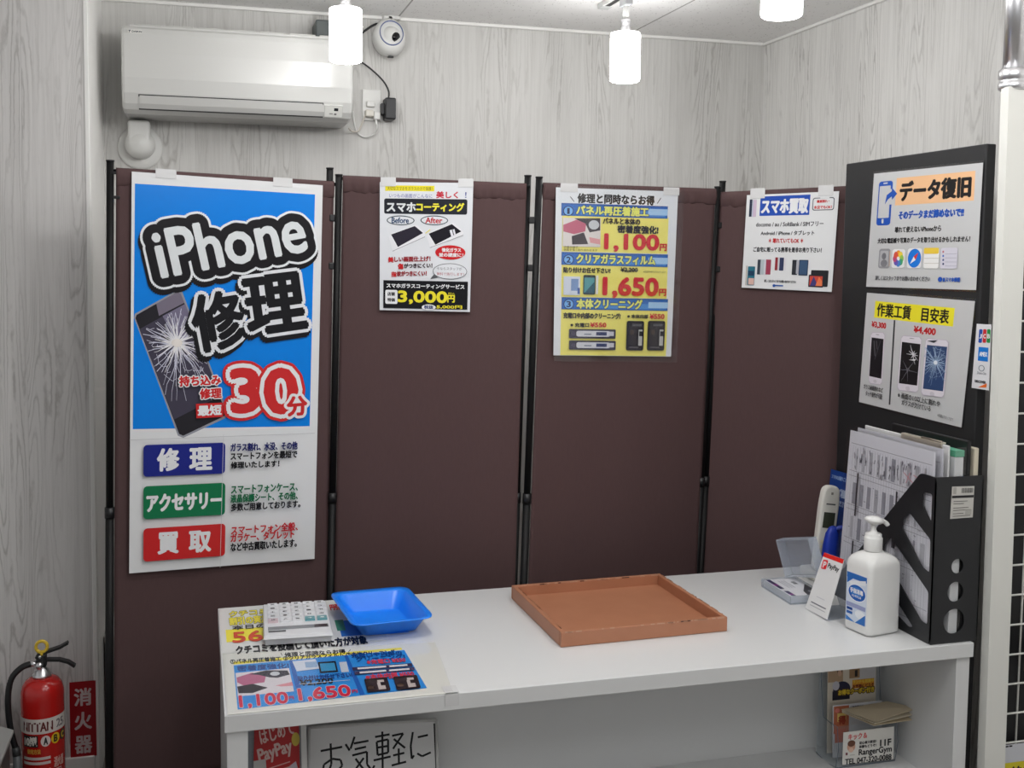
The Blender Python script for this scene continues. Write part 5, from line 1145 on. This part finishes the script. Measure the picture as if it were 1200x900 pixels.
def bar(pts, w_, h_, m):
    b_ = MB(); vs_ = []; fs_ = []
    for i, (x, z) in enumerate(pts):
        d = Vector((pts[min(i + 1, len(pts) - 1)][0] - pts[max(i - 1, 0)][0], 0, pts[min(i + 1, len(pts) - 1)][1] - pts[max(i - 1, 0)][1])).normalized(); nv = Vector((-d.z, 0, d.x)) * h_ / 2
        for sy, sn in ((-1, -1), (1, -1), (1, 1), (-1, 1)): vs_.append((x + nv.x * sn, 3.300 + sy * w_ / 2, z + nv.z * sn))
    for i in range(len(pts) - 1):
        for k in range(4): k2 = (k + 1) % 4; fs_.append((i * 4 + k, i * 4 + k2, (i + 1) * 4 + k2, (i + 1) * 4 + k))
    fs_.append((3, 2, 1, 0)); e = (len(pts) - 1) * 4; fs_.append((e, e + 1, e + 2, e + 3))
    return b_.add(vs_, fs_, m)
bar([(-.462, .474), (-.446, .486), (-.425, .492), (-.396, .500), (-.374, .512)], .022, .007, M_BLACK).build('upper_lever', fe)
bar([(-.455, .462), (-.430, .466), (-.398, .463), (-.374, .454), (-.356, .440)], .022, .007, M_BLACK).build('lower_lever', fe)
tor = MB()
tp = []
for i in range(19): a = math.radians(20 * i); tp.append((-.4455 + .0155 * math.cos(a), 3.292, .508 + .0165 * math.sin(a)))
tor.tube(tp, .0048, mat((224, 190, 60), .35), 10, 2); tor.box((-.449, 3.287, .480), (-.442, 3.297, .496), mat((224, 190, 60), .35), .001); tor.build('safety_ring', fe)
b = MB(); b.cyl((-.458, 3.296, .458), (-.478, 3.292, .459), .0080, M_CHROME, 16); b.build('hose_fitting', fe)
b = MB(); b.tube([(-.476, 3.292, .459), (-.500, 3.288, .452), (-.526, 3.282, .425), (-.536, 3.278, .375), (-.535, 3.276, .315), (-.528, 3.274, .262), (-.518, 3.272, .220)], .0088, M_BLACK, 14); b.build('hose', fe)
b = MB(); b.cyl((-.5185, 3.272, .224), (-.515, 3.270, .200), .0105, mat((60, 62, 62), .4), 16, .0115); b.cyl((-.515, 3.270, .200), (-.511, 3.268, .110), .0110, mat((92, 96, 98), .45), 16, .0140); b.build('nozzle', fe)
def cylmap(r0, a_mid, a_span, z0, z1):
    def f_(a, b_, off):
        an = math.radians(a_mid - a_span / 2 + a_span * a); r = r0 + off
        return Vector((-0.447 + r * math.sin(an), 3.30 - r * math.cos(an), z1 + (z0 - z1) * b_))
    return f_
fm = cylmap(.0597, 8, 176, .05, .322)
s = Sheet([(0, 0, .3), (1, 0, .3), (1, 0, 0), (0, 0, 0)], [(0, 0), (180, 0), (180, 272), (0, 272)], (0, 0, 0), rough=.3, fmap=fm, body=False)
def grid(x0, y0, x1, y1, col, nx=24):
    lay_g = s.nxt(); sts = []; ff = []
    for j in (y0, y1):
        for i in range(nx + 1): sts.append((( x0 + (x1 - x0) * i / nx) / 180, j / 272))
    for i in range(nx): ff.append((i, nx + 1 + i, nx + 2 + i, i + 1))
    s.faces(sts, ff, col, lay_g)
grid(0, 10, 180, 54, (214, 206, 200)); s.text('NITTAN', 30, 20, 116, 46, (96, 30, 30), bold=1); s.text('25', 128, 20, 154, 44, (120, 110, 116), bold=1); s.rect(150, 38, 18, 3, (150, 60, 60))
grid(30, 58, 76, 92, (40, 36, 36), 8); s.text('10型', 34, 62, 72, 88, (226, 222, 214), bold=2)
s.ell(96, 76, 26, 32, (226, 210, 206)); s.text('A', 91, 66, 101, 86, (40, 36, 36), bold=1); s.ell(124, 74, 26, 32, (226, 190, 40)); s.text('B', 119, 64, 129, 84, (40, 36, 36), bold=1); s.ell(150, 72, 24, 32, (60, 44, 40)); s.text('C', 145, 64, 155, 82, (226, 190, 40), bold=1)
s.text('使用方法', 44, 98, 82, 112, (206, 150, 60), bold=1)
for y in (122, 136, 158, 172): grid(30, y, 108, y + 8, (214, 200, 196), 8)
for y in (196, 210, 222): grid(34, y, 108, y + 9, (222, 178, 50), 8)
s.rect(130, 200, 24, 70, (206, 170, 166)); s.rect(130, 200, 20, 64, (170, 40, 36)); s.text('消火器', 118, 130, 150, 160, (214, 160, 150), bold=1)
s.build('label_print', fe)

SQ = [(-0.3925, LY - .0045, .3240), (-0.3160, LY - .0045, .3240), (-0.3160, LY - .0045, .0830), (-0.3925, LY - .0045, .0830)]
s = Sheet(SQ, [(0, 0), (76, 0), (76, 241), (0, 241)], (170, 24, 34), rough=.3, thick=.002)
for i, t in enumerate('消火器'): s.text(t, 14, 22 + i * 76, 62, 76 + i * 76, (222, 206, 206), bold=1.8)
o = s.build('wall_sign'); tag(o, 'narrow red wall sign with three white characters, right of the fire extinguisher', 'sign')
b = MB(); b.prism([(-.5010, 3.140), (-.5030, 2.60), (-.95, 2.60), (-.95, 3.36), (-.575, 3.205), (-.541, 3.176)], .012, mat((150, 150, 148), .5), Matrix.Translation((0, 0, .320)), .003)
gc = thing('grey_cabinet', (-.7, 2.9, 0), 'low grey cabinet at the lower left edge, in front of the fire extinguisher', 'cabinet')
b.build('top', gc)
MB().prism([(-.510, 3.125), (-.512, 2.62), (-.94, 2.62), (-.94, 3.33), (-.572, 3.188), (-.545, 3.165)], .318, mat((58, 58, 60), .5), Matrix.Translation((0, 0, .001))).build('body', gc)
wb2 = MB().box((-0.302, 3.66, .001), (-0.150, 3.92, .395), mat((216, 214, 210), .5), .004); wb2.box((-0.304, 3.658, .375), (-0.148, 3.922, .398), mat((222, 220, 216), .5), .003)
o = wb2.build('storage_box'); tag(o, 'white storage box on the floor behind the left end of the folding screen', 'storage box')
